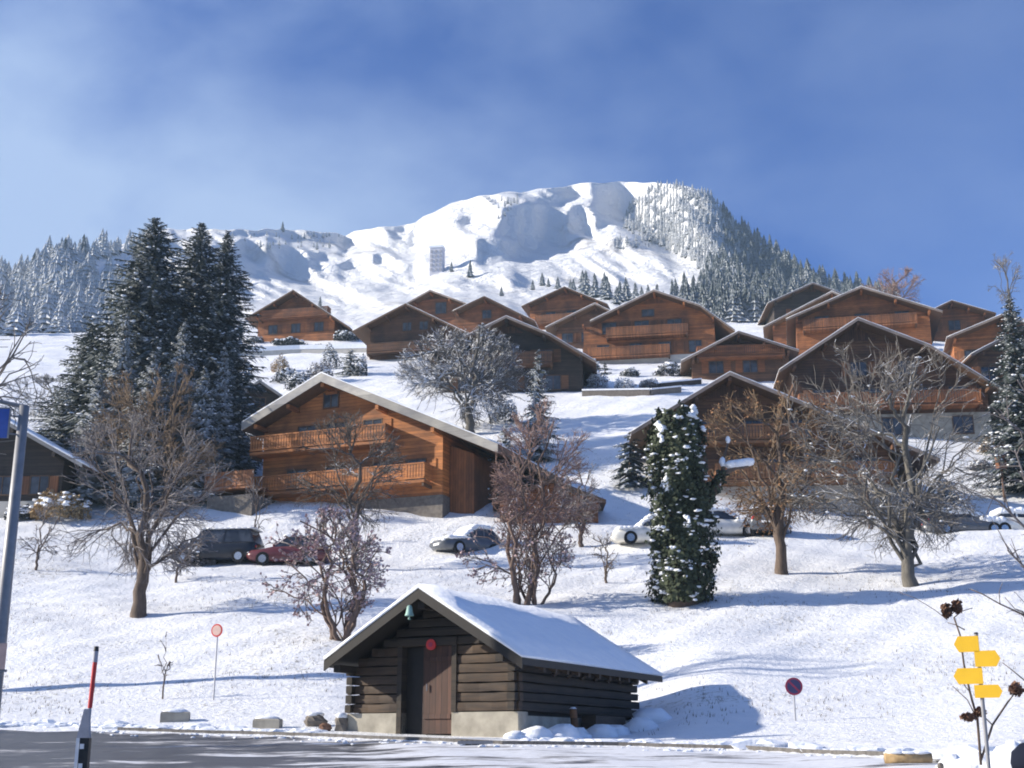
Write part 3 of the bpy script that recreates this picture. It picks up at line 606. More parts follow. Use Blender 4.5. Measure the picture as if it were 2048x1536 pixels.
# the bright orange chalet above the parked cars
T, pr, (sl, sr) = chalet('chalet', 'bright orange wooden chalet with broad grey rakes directly above the parked cars',
    [(484,846),(632,748),(996,888)], 1008, 71.5, R(-22), 13, 522, 884, 'wood_orange', plinth=.25, plm='stone_dark', floors=[(1.15,(.2,.42,.68,.86),1.15,1.15,True),(3.75,(.25,.42,.62,.82),1.1,1.1,True),(5.9,(.24,.38),.9,.8,False)],
    balc=[(3.35,-.02,.74),(.95,-.06,.95)], railm='wood_orange', rake='rake_grey', th=.45, snow=.12, ov=1.3)
q = MB(); q.box(sl-2.0, sl+1.2, -1.4, 3, .95, 1.1); tr = q.obj('terrace', 'wood_deck', T)
q = MB(); q.box(sl-2.05, sl+1.2, -1.46, -1.40, 1.1, 1.95); q.box(sl-2.06, sl-2.0, -1.4, 3, 1.1, 1.95); q.obj('railing', 'wood_deck', tr)
q = MB(); q.box(sl-1.9, sl+1.1, -1.3, 2.9, -2, .6); q.obj('support_wall', 'stone_dark', tr)
q = MB(); q.box(sl-2.05, sl+1.1, -1.48, 2.9, 1.955, 2.05)
# side wing at the right wall, in the shade of the eave
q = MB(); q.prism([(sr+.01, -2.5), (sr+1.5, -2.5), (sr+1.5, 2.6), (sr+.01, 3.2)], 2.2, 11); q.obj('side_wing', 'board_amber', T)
# left farmhouse, eave running down to the right
chalet('farmhouse', 'dark farmhouse at the left edge behind the lamp post, snowy roof sloping right',
    [(-240,870),(-90,800),(165,928)], 1030, 71, R(-4), 9, -180, 118, 'wood_dark', plinth=1.0, floors=[(1.4,(.6,.85),1,1,True)], rake='rake_grey', snow=.22, gable_cross=False)
chalet('shed', 'low rust-brown shed roof peeping over the bank behind the red-twigged tree',
    [(985,1000),(1105,958),(1212,1000)], 1012, 68.5, R(0), 5, 1000, 1196, 'wood_red', floors=[], rake='soffit', ov=.4, topsnow=False, gable_cross=False)

# pale tower-like building far up the snow slope
p = mpt(872, 548); k = p.y / FPX
T = thing('mountain_building', 'tall pale grey building alone on the distant snow slope', 'building', p, R(-10))
W_ = 28 * k / 2; Hh = 60 * k
q = MB(); q.box(-W_, W_, 0, W_*1.6, -4, Hh); q.obj('wall', 'pale_building', T)
q = MB(); q.box(-W_*1.08, W_*1.08, -W_*.1, W_*1.7, Hh+.01, Hh+.8); q.obj('roof', 'snow', T)
for i in range(5):
    for j in range(3):
        q = MB(); x = -W_*.7 + j*W_*.7; z = Hh*.12 + i*Hh*.17; q.box(x-W_*.16, x+W_*.16, -.25, .1, z, z+Hh*.10); q.obj('window', 'tile_grey', T)

# ------------------------------------------------------------------ log barn beside the road
TH = R(-27); g = Vector((math.cos(TH), math.sin(TH), 0)); nrm = Vector((-math.sin(TH), math.cos(TH), 0))
O_ = at(833, 1470, 28.8); zb = O_.z
def bh(px, py, off=0.0):
    d = ray(px, py); k = (O_ + nrm * off).dot(nrm) / d.dot(nrm); p_ = d * k - O_
    return p_.dot(g), p_.z
T = thing('barn', 'dark old log barn with snow-covered roof beside the road', 'barn', O_, TH)
ap = bh(833, 1178); el = bh(650, 1322); er = bh(1046, 1316); OV = 0.8; LN = 8.2
pr = [el, (0.0, ap[1]), er]; th = .14
sl = bh(702, 1440, OV)[0]; sr = bh(1034, 1440, OV)[0]
mb = MB()
for i in range(2):
    (xa, za), (xb, zb2) = pr[i], pr[i+1]
    mb.add([(xa,0,za-th),(xb,0,zb2-th),(xb,LN,zb2-th),(xa,LN,za-th),(xa,0,za),(xb,0,zb2),(xb,LN,zb2),(xa,LN,za)], [(0,3,2,1),(4,5,6,7),(0,1,5,4),(2,3,7,6),(3,0,4,7),(1,2,6,5)])
roof = mb.obj('roof', 'black_wood', T)
bb = MB()
for i in range(2):
    (xa, za), (xb, zb2) = pr[i], pr[i+1]
    bb.prism([(xa, za-.22), (xb, zb2-.22), (xb, zb2+.01), (xa, za+.01)], -.045, -.002)
bb.obj('bargeboard', 'black_wood', roof)
snow_slab([(x, z+.012) for x, z in pr], -.06, LN+.02, .13, 'roof_snow', roof, 5)
zr = lambda x: float(np.interp(x, [p_[0] for p_ in pr], [p_[1] for p_ in pr])) - th
FZ = bh(740, 1427, OV)[1]                                  # top of the stone base
dl = bh(806, 1440, OV)[0]; dr = bh(906, 1440, OV)[0]; dm = bh(846, 1440, OV)[0]
LE = LN - .55
q = MB(); q.box(sl-.06, dl, OV-.07, OV+.4, -.6, FZ); q.obj('foundation', 'stone', T)
q = MB(); q.box(dr, sr+.06, OV-.07, OV+.4, -.6, FZ); q.box(sr-.4, sr+.06, OV+.401, LE, -.6, FZ-.08); q.box(sl-.05, sl+.4, OV+.401, LE, -.6, FZ-.03); q.obj('foundation', 'stone', T)
def log(mb, x0, x1, y0, y1, z0, z1, along='x', n=5):
    # a hewn round log with a slight wander and its own end faces
    cy, cz, ry, rz = (y0+y1)/2, (z0+z1)/2, (y1-y0)/2, (z1-z0)/2; V = []; F = []; k8 = 12; L0, L1 = (x0, x1)
    for i in range(n+1):
        x = L0 + (L1-L0)*i/n; wy, wz, wr = rg.uniform(-.014, .014), rg.uniform(-.008, .008), rg.uniform(.92, 1.02)
        for k in range(k8):
            a = 2*math.pi*(k+.5)/k8; c_, s_ = math.cos(a), math.sin(a); sc_ = 1/max(abs(c_), abs(s_))**.8
            p_ = (x, cy+wy+ry*wr*c_*sc_, cz+wz+rz*wr*s_*sc_); V.append(p_ if along == 'x' else (p_[1], p_[0], p_[2]))
    for i in range(n):
        for k in range(k8): F.append((i*k8+k, i*k8+(k+1) % k8, (i+1)*k8+(k+1) % k8, (i+1)*k8+k))
    F += [tuple(range(k8-1, -1, -1)), tuple(range(n*k8, (n+1)*k8))]; mb.add(V, F)
# log walls: stacked logs with chinks, ends crossing at the corners
rg = random.Random(4); q = MB(); qr = MB(); q3_ = MB(); qg = MB(); z = FZ + .01; i = 0; lh = .205; ztop = max(zr(sl), zr(sr))
q2 = MB()
while z < ap[1] - .35:
    # width available at this height under the rake
    a = sl if z + lh < zr(sl) else (z + lh + th - el[1]) / (ap[1] - el[1]) * (0 - el[0]) + el[0] + .02
    b_ = sr if z + lh < zr(sr) else er[0] - (z + lh + th - er[1]) / (ap[1] - er[1]) * er[0] - .02
    if b_ - a < .3: break
    hh = lh - .006 - rg.random()*.01; yo = rg.uniform(-.02, .02)
    ex = .09 if z + lh < zr(sl) - .1 else 0
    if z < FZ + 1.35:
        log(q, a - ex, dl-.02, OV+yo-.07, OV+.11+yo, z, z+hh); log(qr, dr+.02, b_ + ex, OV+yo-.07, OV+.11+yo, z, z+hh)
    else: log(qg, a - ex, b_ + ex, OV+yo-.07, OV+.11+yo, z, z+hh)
    if z + lh < zr(sr) - .02:
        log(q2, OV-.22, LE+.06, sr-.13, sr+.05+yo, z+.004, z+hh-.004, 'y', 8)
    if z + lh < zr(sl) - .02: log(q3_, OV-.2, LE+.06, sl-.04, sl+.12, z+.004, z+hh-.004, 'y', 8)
    z += lh; i += 1
q.obj('front_logs', 'wood_log', T); qg.obj('gable_logs', 'wood_barn', T); q2.obj('side_logs', 'wood_barn', T); q3_.obj('side_logs', 'wood_barn', T); qr.obj('front_logs', 'wood_log', T)  # gable logs take a darker wood: eave shadow put into the colour
q = MB(); poly = [(sl+.13, FZ-.2), (dl-.1, FZ-.2), (dl-.1, FZ+1.5), (dr+.1, FZ+1.5), (dr+.1, FZ-.2), (sr-.13, FZ-.2), (sr-.13, zr(sr)-.01), (0, ap[1]-th-.01), (sl+.13, zr(sl)-.01)]
q.prism(poly, OV+.12, OV+.2); q.obj('inner_wall', 'black_wood', T); q = MB(); q.prism([(sl+.13, -.3), (sr-.13, -.3), (sr-.13, zr(sr)-.01), (0, ap[1]-th-.01), (sl+.13, zr(sl)-.01)], LE-.1, LE); q.box(sr-.26, sr-.14, OV+.21, LE-.11, -.3, zr(sr)-.05); q.box(sl+.13, sl+.24, OV+.21, LE-.11, -.3, zr(sl)-.05); q.obj('back_wall', 'black_wood', T)
q = MB(); q.box(dl-.12, dl, OV-.1, OV+.25, -.1, FZ+1.45); q.box(dr, dr+.12, OV-.1, OV+.25, FZ+.005, FZ+1.45); q.box(dl-.12, dr+.12, OV-.12, OV+.25, FZ+1.452, FZ+1.62); q.obj('door_frame', 'wood_barn', T)
q = MB(); q.box(dm, dr-.01, OV-.02, OV+.04, .03, FZ+1.44); dd = q.obj('door', 'wood_door', T)
q = MB(); q.box(dm+.03, dr-.04, OV-.05, OV-.022, .35, .45); q.box(dm+.03, dr-.04, OV-.05, OV-.022, FZ+1.1, FZ+1.2); q.obj('door_batten', 'wood_door', dd)
q = MB(); q.tube((dm+.12, OV-.06, .95), (dm+.12, OV-.06, 1.1), .015, .015); q.obj('handle', 'metal', dd)
q = MB(); q.box(dl+.001, dm-.001, OV+.13, OV+.17, 0, FZ+1.44); q.obj('recessed_door', 'black_wood', T)
for x in (sl+.06, sr-.06, 0.0):
    q = MB(); zz_ = zr(x) - .08; q.box(x-.09, x+.09, .08, LE+.2, zz_-.2, zz_-.004-(.04)); q.obj('purlin', 'wood_barn', T)
for i in range(11):
    y = OV + .3 + i*(LE-OV-.2)/11; q = MB(); xa, xb = sr+.05, er[0]-.05
    q.add([(xa,y,zr(xa)-.16),(xb,y,zr(xb)-.12),(xb,y+.11,zr(xb)-.12),(xa,y+.11,zr(xa)-.16),(xa,y,zr(xa)-.01),(xb,y,zr(xb)-.005),(xb,y+.11,zr(xb)-.005),(xa,y+.11,zr(xa)-.01)],
          [(0,3,2,1),(4,5,6,7),(0,1,5,4),(1,2,6,5),(2,3,7,6),(3,0,4,7)]); q.obj('rafter', 'wood_log', T)
q = MB()
for i in range(7):
    y = OV + 1.6 + i*.78; q.add([(sr+.055,y,zr(sr)-.42),(sr+.10,y,zr(sr)-.42),(sr+.10,y+.5,zr(sr)-.20),(sr+.055,y+.5,zr(sr)-.20),(sr+.055,y+.1,zr(sr)-.46),(sr+.10,y+.1,zr(sr)-.46),(sr+.10,y+.6,zr(sr)-.26),(sr+.055,y+.6,zr(sr)-.26)],
        [(0,1,2,3),(7,6,5,4),(0,4,5,1),(1,5,6,2),(2,6,7,3),(3,7,4,0)])
q.obj('eave_boards', 'wood_log', T)
# things on and around the barn
def rel(x, y, z): return O_ + g * x + nrm * y + Vector((0, 0, z))
hx, hz = bh(818, 1222, -.1)
q = MB(); q.lathe([(.015, .13), (.04, .12), (.06, .09), (.068, .04), (.08, -.03), (.10, -.09), (.104, -.105), (.09, -.107), (.02, -.12), (.02, -.15), (.035, -.17), (.02, -.19)], 14)
o = q.obj('hanging_bell', 'verdigris', None, True); o.location = rel(hx, -.08, hz); tag(o, 'pale green bell hanging under the peak of the barn gable', 'bell')
hx, hz = bh(868, 1290, OV)
T2 = thing('wall_plaque', 'small round red plaque on the barn front above the door', 'plaque', rel(hx, OV-.13, hz), TH)
q = MB(); q.tube((0, -.02, 0), (0, .03, 0), .12, .12, 16); q.obj('disc', 'red', T2)
q = MB(); q.tube((0, -.03, 0), (0, -.021, 0), .055, .055, 12); q.obj('centre', 'sign_red', T2)
# ------------------------------------------------------------------ bare trees
def bare_tree(name, label, base, crown, trunk, seed, bm='bark', tm='twig_grey', limbs=9, subs=7, twigs=7, fine=4, stems=1, buds=None, budm='bud_pink', cat='tree', lean=0, wig=0.12, tr=0.012, snow=0, group=None):
    """base: world point; crown: (cx, cz, rx, rz) metres from the base; trunk: (fork height, radius)"""
    rg = random.Random(seed); T = thing(name, label, cat, base, 0, group)
    cx, cz, rx, rz = crown; ry = rx * .85; C = Vector((cx, 0, cz))
    def inside(p, k=1.0): d = p - C; return (d.x/(rx*k))**2 + (d.y/(ry*k))**2 + (d.z/(rz*k))**2 <= 1
    def rin(lo=0.0, hi=1.0):
        while 1:
            v = Vector((rg.uniform(-1, 1), rg.uniform(-1, 1), rg.uniform(-1, 1)))
            if v.length_squared <= 1 and v.length >= 1e-3:
                v = v.normalized() * (lo + (hi - lo) * rg.random() ** .5); return C + Vector((v.x*rx, v.y*ry, v.z*rz))
    A = MB(); B = MB(); tips = []
    def curve(p0, d0, p1, n, r0, r1, mb, sides, w_):
        L_ = (p1 - p0).length; c = p0 + d0 * L_ * .5; pts = []
        for i in range(n + 1):
            t_ = i / n; p = p0*(1-t_)**2 + c*2*t_*(1-t_) + p1*t_*t_
            if 0 < i: p = p + Vector((rg.gauss(0, 1), rg.gauss(0, 1), rg.gauss(0, 1))) * L_ * w_ / n
            pts.append(p)
        mb.path(pts, [r0 + (r1 - r0) * i / n for i in range(n + 1)], sides, False); return pts
    starts = []
    for s_ in range(stems):
        a = rg.uniform(0, 6.28) if stems > 1 else 0; sp = .12 if stems > 1 else 0
        if stems > 1: a = 2*math.pi*s_/stems + rg.uniform(-.4, .4)
        p0 = Vector((math.cos(a)*sp, math.sin(a)*sp, -.3)); fork = trunk[0] * rg.uniform(.8, 1.15)
        top = Vector((lean + math.cos(a)*sp*6*(stems > 1), math.sin(a)*sp*6, fork))
        n = 6; pts = [p0.lerp(top, i/n) + Vector((rg.gauss(0, 1), rg.gauss(0, 1), 0)) * trunk[1]*.25*(i > 0) for i in range(n+1)]
        r_ = trunk[1] / (stems ** .5); rs = [r_*(1.35 if i == 0 else 1.12 if i == 1 else 1 - .22*i/n) for i in range(n+1)]
        A.path(pts, rs, 9, False); starts.append((pts, rs[-1]))
        # leader continues into the crown
        tgt = C + Vector((rg.uniform(-.3, .3)*rx, rg.uniform(-.3, .3)*ry, rz*rg.uniform(.7, .95)))
        lp = curve(pts[-1], Vector((0, 0, 1)), tgt, 7, rs[-1]*.92, trunk[1]*.12, A, 6, .25); starts.append((lp, rs[-1]*.8))
    L1 = []
    for i in range(limbs):
        pts, r_ = starts[rg.randrange(len(starts))] if i % 3 else starts[(2*i) % len(starts)]
        k = rg.uniform(.55, 1) if pts is starts[0][0] else rg.uniform(0.02, .7)
        j = min(len(pts)-1, int(k*(len(pts)-1)+.5)); p0 = pts[j]
        tg = rin(.55, .98); az = 2*math.pi*i/limbs*1.7
        tg = C + Vector((math.cos(az)*rx*rg.uniform(.45, .95), math.sin(az)*ry*rg.uniform(.45, .95), (rg.uniform(-.75, .8))*rz*.9))
        if not inside(tg): tg = C + (tg - C) * .75
        if tg.z < p0.z + .2: tg.z = p0.z + .2 + rg.random()*.5
        d0 = ((tg - p0).normalized() + Vector((0, 0, 1.0))).normalized()
        L1.append((curve(p0, d0, tg, 8, min(r_*.46, trunk[1]*.31), .02, A, 6, wig*1.6), trunk[1]*.4))
    L1 += [(p, trunk[1]*.4) for p, _ in starts[1::2]]
    def shoot(pars, count, ln, r0, r1, n, mb, sides, spread, upb):
        outp = []
        for pts, rr in pars:
            for _ in range(count):
                k = rg.uniform(.2, 1.0); f = k*(len(pts)-1); j = min(len(pts)-2, int(f)); p0 = pts[j].lerp(pts[j+1], f-j)
                d = (pts[j+1]-pts[j]).normalized()
                o_ = (p0 - C); o_ = Vector((o_.x/rx, o_.y/ry, o_.z/rz)); o_ = o_.normalized() if o_.length > .01 else Vector((0, 0, 1))
                v = (d*.6 + o_*.6 + Vector((rg.gauss(0, 1), rg.gauss(0, 1), rg.gauss(0, 1)))*spread + Vector((0, 0, upb))).normalized()
                l = ln*rg.uniform(.6, 1.3); p1 = p0 + v*l
                if not inside(p1, 1.06):
                    l *= .5; p1 = p0 + v*l
                    if not inside(p1, 1.12): continue
                outp.append((curve(p0, (d+v).normalized(), p1, n, r0, r1, mb, sides, wig), r0))
        return outp
    S = (rx + rz) / 2
    L2 = shoot(L1, subs, S*.55, max(.022, trunk[1]*.11), tr*1.3, 5, B, 4, .55, .25)
    L3 = shoot(L2, twigs, S*.28, tr*1.5, tr*.9, 3, B, 3, .6, .2)
    L4 = shoot(L3, fine, S*.15, tr*1.0, tr*.6, 2, B, 3, .6, .15) if fine else []
    A.obj('trunk', bm, T, True); cr = B.obj('crown', tm, T)
    if buds:
        q = MB(); cand = L3 + L4
        for _ in range(buds):
            pts, _r = cand[rg.randrange(len(cand))]; p = pts[rg.randrange(1, len(pts))]
            s = rg.uniform(.02, .05); u = Vector((rg.gauss(0, 1), rg.gauss(0, 1), rg.gauss(0, 1))).normalized(); v = u.orthogonal().normalized()
            q.quad(p, u*s, v*s)
        q.obj('buds' if budm == 'bud_pink' else 'leaves', budm, T)
    if snow:
        q = MB(); cand = L1 + L2
        for _ in range(snow):
            pts, _r = cand[rg.randrange(len(cand))]; k = rg.randrange(1, len(pts)); p = pts[k]
            q.blob(p + Vector((0, 0, .05)), rg.uniform(.06, .16), rg.uniform(.04, .08), rg.uniform(.03, .05), rg, .4, 5, 2, rg.random()*3)
        q.obj('branch_snow', 'snow', T, True)['kind'] = 'stuff'
    return T
def pxm(p): return FPX / (p.y * CP + p.z * SP)          # photo pixels per metre at a point
def tree_px(name, label, bpx, bpy_, cpx, cpy, rxp, rzp, fork_py, wpx, seed, Y=None, **kw):
    p = gp(bpx, bpy_) if Y is None else gY(bpx, Y); k = pxm(p)
    by = proj(p)[1]
    return bare_tree(name, label, p, ((cpx-bpx)/k, (by-cpy)/k, rxp/k, rzp/k), ((by-fork_py)/k, wpx/2/k), seed, **kw)

tree_px('bare_tree', 'bare grey tree with several upright limbs in front of the tall dark conifers', 280, 1232, 258, 985, 190, 175, 1115, 29, 11, tm='twig_mauve', limbs=13, subs=7, twigs=6, fine=3, tr=.009, bm='bark')
tree_px('bare_tree', 'bare tree with pale snow-laden branches before the dark brown chalet', 940, 858, 925, 752, 135, 105, 815, 20, 12, Y=90, tm='twig_snowy', bm='bark_grey', limbs=14, subs=9, twigs=8, fine=4, snow=260, tr=.020)
tree_px('bare_tree', 'dark-twigged bare tree in front of the bright orange chalet', 708, 1098, 690, 945, 128, 125, 1030, 17, 13, Y=60, tm='twig_dark', limbs=11, subs=7, twigs=7, fine=3, tr=.010)
tree_px('bare_tree', 'tall slender red-brown tree with several stems behind the barn roof', 1042, 1212, 1090, 965, 108, 175, 1130, 22, 14, tm='twig_red', bm='bark_red', stems=3, limbs=12, subs=7, twigs=7, fine=3, tr=.010)
tree_px('flowering_shrub', 'multi-stemmed shrub covered in pink buds, left of the barn roof', 682, 1280, 640, 1128, 128, 112, 1210, 24, 15, tm='twig_mauve', bm='bark_red', stems=5, limbs=11, subs=6, twigs=5, fine=2, buds=2600, cat='shrub', tr=.009)
tree_px('flowering_shrub', 'smaller pink-budded shrub leaning right, at the foot of the slender red-brown tree', 1070, 1208, 1030, 1102, 118, 78, 1165, 14, 16, tm='twig_mauve', bm='bark_red', stems=4, limbs=9, subs=6, twigs=5, fine=2, buds=1100, cat='shrub', tr=.009)
tree_px('bare_tree', 'round amber-twigged tree with a straight dark trunk, right of the ivy column', 1565, 1149, 1562, 905, 150, 150, 1020, 24, 17, tm='twig_amber', bm='bark', limbs=13, subs=6, twigs=6, fine=3, buds=2000, budm='leaf_rust', tr=.011)
tree_px('bare_tree', 'largest bare tree with wide wavy branches and forked trunk, on the right bank', 1822, 1173, 1800, 880, 225, 225, 1068, 29, 18, tm='twig_grey', bm='bark_grey', limbs=17, subs=7, twigs=7, fine=3, tr=.011, wig=.2, snow=45)
tree_px('bare_tree', 'reddish bare tree top against the blue sky above the right-hand roofs', 1790, 640, 1795, 590, 78, 58, 620, 10, 19, Y=150, tm='twig_red', bm='bark_red', limbs=10, subs=7, twigs=6, fine=3, tr=.018)
tree_px('bare_tree', 'thin grey tree reaching into the blue sky at the right edge', 2030, 640, 2025, 555, 40, 70, 600, 6, 20, Y=130, tm='twig_grey', bm='bark_grey', limbs=7, subs=5, twigs=4, fine=2, tr=.014)
p_ = gY(-170, 38.6)
bare_tree('bare_tree', 'tall bare tree standing just outside the left edge, its long shadow crossing the snow', p_, (0, 9.5, 2.6, 3.6), (6.5, .30), 71, tm='twig_grey', limbs=9, subs=6, twigs=4, fine=0)
tree_px('young_tree', 'thin straight young tree between the shed roof and the white car', 1162, 1093, 1160, 985, 45, 95, 1060, 11, 21, tm='twig_mauve', limbs=8, subs=6, twigs=5, fine=2, tr=.012)
tree_px('young_tree', 'tiny bare sapling in the snow left of the ivy column', 1212, 1166, 1205, 1105, 32, 50, 1140, 6, 22, tm='twig_mauve', limbs=6, subs=4, twigs=4, fine=0, tr=.010)
tree_px('young_tree', 'small leaning sapling on the roadside bank by the red round sign', 325, 1398, 325, 1330, 22, 62, 1370, 4, 23, tm='twig_mauve', limbs=3, subs=2, twigs=1, fine=0, tr=.005)
tree_px('young_tree', 'slim sapling below the black car', 352, 1165, 375, 1105, 62, 48, 1150, 6, 24, tm='twig_mauve', limbs=8, subs=5, twigs=4, fine=2, tr=.009)
tree_px('young_tree', 'young dark-stemmed tree on the parking terrace between the two big right-hand trees', 1742, 1058, 1740, 985, 48, 55, 1030, 11, 25, tm='twig_grey', bm='bark', limbs=8, subs=6, twigs=5, fine=2, tr=.013)
tree_px('young_tree', 'faint thin tree on the bank at far left beside the lamp post', 72, 1140, 75, 1060, 45, 70, 1110, 6, 26, tm='twig_mauve', limbs=6, subs=5, twigs=4, fine=2, tr=.009)
tree_px('young_tree', 'slender tree between the black car and the red car', 508, 1100, 506, 1010, 34, 80, 1070, 5, 27, Y=66, tm='twig_mauve', limbs=5, subs=4, twigs=3, fine=1, tr=.009)
tree_px('bare_tree', 'brown leafy-looking bare tree in front of the left conifers', 330, 985, 300, 850, 130, 130, 930, 16, 28, Y=72, tm='twig_amber', limbs=12, subs=8, twigs=7, fine=4, tr=.013)
tree_px('young_tree', 'frosted bush-like tree on the snowfield at far left', 110, 830, 70, 800, 90, 48, 815, 10, 29, Y=100, tm='twig_snowy', bm='bark_grey', limbs=10, subs=8, twigs=6, fine=3, tr=.018)

# ------------------------------------------------------------------ conifers
def conifer(name, label, base, h, r, seed, tm='needle', snowf=.35, step=.36, per=9, prof=0.85, droop=.35, group=None, low=.06, dens=7):
    rg = random.Random(seed); T = thing(name, label, 'conifer', base, rg.random()*6, group)
    q = MB(); q.path([(0, 0, -.5), (0, 0, h*.5), (0, 0, h*.98)], [h*.018+.06, h*.011+.03, .015], 7, False); q.obj('trunk', 'bark', T, True)
    q = MB(); s = MB(); z = h*low
    while z < h*.985:
        f = 1 - z/h; R_ = r * min(f ** prof, f * 2.1)
        n = max(4, int(per*(.5+.5*f)))
        for k in range(n):
            a = 2*math.pi*k/n + rg.uniform(-.4, .4); l = R_*rg.uniform(.62, 1.12); zz = z + rg.uniform(-.5, .5)*step
            if l < .08: l = .08
            d = Vector((math.cos(a), math.sin(a), 0)); side = Vector((-d.y, d.x, 0)); up_ = .35*(1-f)**2
            def sp(t_): return d*(l*t_) + Vector((0, 0, zz + l*(up_*t_ - droop*t_*t_*.9 + .18*t_**3)))
            m_ = max(3, int(dens*min(1, .35+l/r)))
            for i in range(m_):
                t0, t1 = i/m_, (i+1.15)/m_; p0, p1 = sp(t0), sp(t1); wd = .05 + .03*l
                q.face([p0-side*wd, p1-side*wd*.6, p1+side*wd*.6, p0+side*wd])
                sl_ = (.07 + .40*l*(1-t0*.75)) * rg.uniform(.7, 1.2)
                for sg in (-1, 1, -1, 1):
                    dv = (side*sg*.8 + d*.55 + Vector((0, 0, -.30 - .4*rg.random()))).normalized()*sl_
                    wv = (d*.5 + Vector((0, 0, -.6))).normalized() * (.05 + .10*sl_)
                    c = sp(t0 + rg.random()/m_); q.face([c, c + dv*.5 - wv*.5, c + dv, c + dv*.45 + wv])
                if rg.random() < snowf and t0 > .2:
                    c = sp(t0 + .5/m_) + Vector((0, 0, .03)) + side*rg.uniform(-.4, .4)*sl_
                    b_ = (.03 + .21*sl_*rg.uniform(.5, 1.1)) * min(1, .3 + l); s.blob(c, b_, b_*.8, b_*.38, rg, .45, 5, 2, rg.random()*3)
        z += step*(.6+.6*f)
    q.obj('foliage', tm, T); s.obj('branch_snow', 'snow', T, True)['kind'] = 'stuff'; return T
def con_px(label, bx, topy, wpx, Y, seed, name='spruce', **kw):
    p = gY(bx, Y); k = pxm(p); by = proj(p)[1]; pt = at(bx, topy, Y)
    return conifer(name, label, p, pt.z - p.z, wpx/2/k, seed, **kw)
con_px('tallest dark spruce, leftmost of the three pointed tops on the left', 270, 428, 400, 80, 31, prof=.66, per=17, dens=10, snowf=.44)
con_px('dark spruce in the middle of the three tall pointed tops on the left', 370, 440, 330, 84, 32, prof=.62, per=16, dens=10, snowf=.46)
con_px('dark spruce, rightmost of the three tall tops, next to the bright orange chalet', 424, 455, 240, 80, 33, prof=.52, per=16, dens=9, snowf=.46)
con_px('wide dark spruce low on the far left of the conifer cluster', 160, 640, 280, 82, 34, prof=.66, per=15, dens=9, snowf=.46)
con_px('frost-white spruce in front of the tallest dark spruce', 222, 622, 170, 75, 35, tm='needle_frost', snowf=.6, per=15, prof=.7)
con_px('frost-white spruce in front of the middle dark spruce', 345, 640, 180, 76, 36, tm='needle_frost', snowf=.6, per=15, prof=.7)
con_px('frosted spruce low in front, between the two frost-white spruces', 285, 705, 170, 73.5, 51, tm='needle_frost', snowf=.6, per=15, prof=.6)
con_px('frosted spruce low in front, just left of the bright orange chalet', 392, 735, 150, 74, 52, tm='needle_frost', snowf=.6, per=15, prof=.6)
con_px('frosted spruce low in front, at the left side of the cluster', 178, 740, 160, 74.5, 53, tm='needle_frost', snowf=.6, per=15, prof=.6)
con_px('short frosted spruce at the right foot of the conifer cluster', 432, 690, 120, 76, 37, tm='needle_frost', snowf=.6, per=14, prof=.7)
con_px('short frosted spruce at the left foot of the conifer cluster', 118, 770, 130, 78, 38, tm='needle_frost', snowf=.6, per=14, prof=.7)
con_px('small snow-laden fir with a pointed white top before the dark brown chalet', 1078, 698, 118, 82, 39, name='fir', tm='needle_frost', snowf=.85, prof=.75, per=10)
con_px('snow-covered fir at the right edge beside the large brown gable', 2062, 590, 230, 77, 40, name='fir', tm='needle', snowf=.6, prof=.7, per=12, dens=8)
con_px('drooping dark conifer with snowy boughs under the left eave of the largest gable', 1262, 862, 120, 75, 41, name='fir', snowf=.35, prof=.45, droop=.6, per=10)
con_px('dark snow-dusted conifer between the bright orange chalet and the slender red-brown tree', 1012, 850, 120, 74, 42, name='fir', snowf=.6, prof=.6, per=9, tm='needle_frost')
con_px('small dark fir standing on the snowy terrace under the long slatted balcony', 1210, 722, 36, 118, 43, name='fir', snowf=.3, per=7)
con_px('little snowy yew beside the pale ground floor of the brown chalet', 700, 700, 72, 120, 44, name='fir', tm='needle_frost', snowf=.5, prof=.4, per=9)

# bushes (low, clipped or rounded)
def bush(label, bx, by, wpx, hpx, seed, m='hedge_dark', sn=.3, n=900, Y=None, name='bush'):
    rg = random.Random(seed); p = gp(bx, by) if Y is None else gY(bx, Y)
    if p is None: return
    k = pxm(p); r_ = wpx/2/k; h = hpx/k; T = thing(name, label, 'bush', p)
    q = MB(); s = MB()
    for _ in range(n):
        v = Vector((rg.gauss(0, 1), rg.gauss(0, 1), abs(rg.gauss(0, 1)))).normalized()*rg.uniform(.6, 1)
        lump = 1 + .18*math.sin(5*v.x+seed)*math.cos(4*v.y); c = Vector((v.x*r_*lump, v.y*r_*lump*.8, v.z*h*lump))
        u = Vector((rg.gauss(0, 1), rg.gauss(0, 1), rg.gauss(0, 1))).normalized(); w_ = u.orthogonal().normalized(); e = rg.uniform(.05, .11)*max(.7, r_/1.5)
        q.quad(c, u*e, w_*e*.6)
        if v.z > .35 and rg.random() < sn*.3: s.blob(c+Vector((0, 0, .03)), e*2.2, e*2, e*.8, rg, .4, 5, 2)
    q.path([(0, 0, -.3), (0, 0, h*.5)], [.06, .02], 5, False)
    q.obj('leaves', m, T)
    if s.v: s.obj('snow_cap', 'snow', T, True)
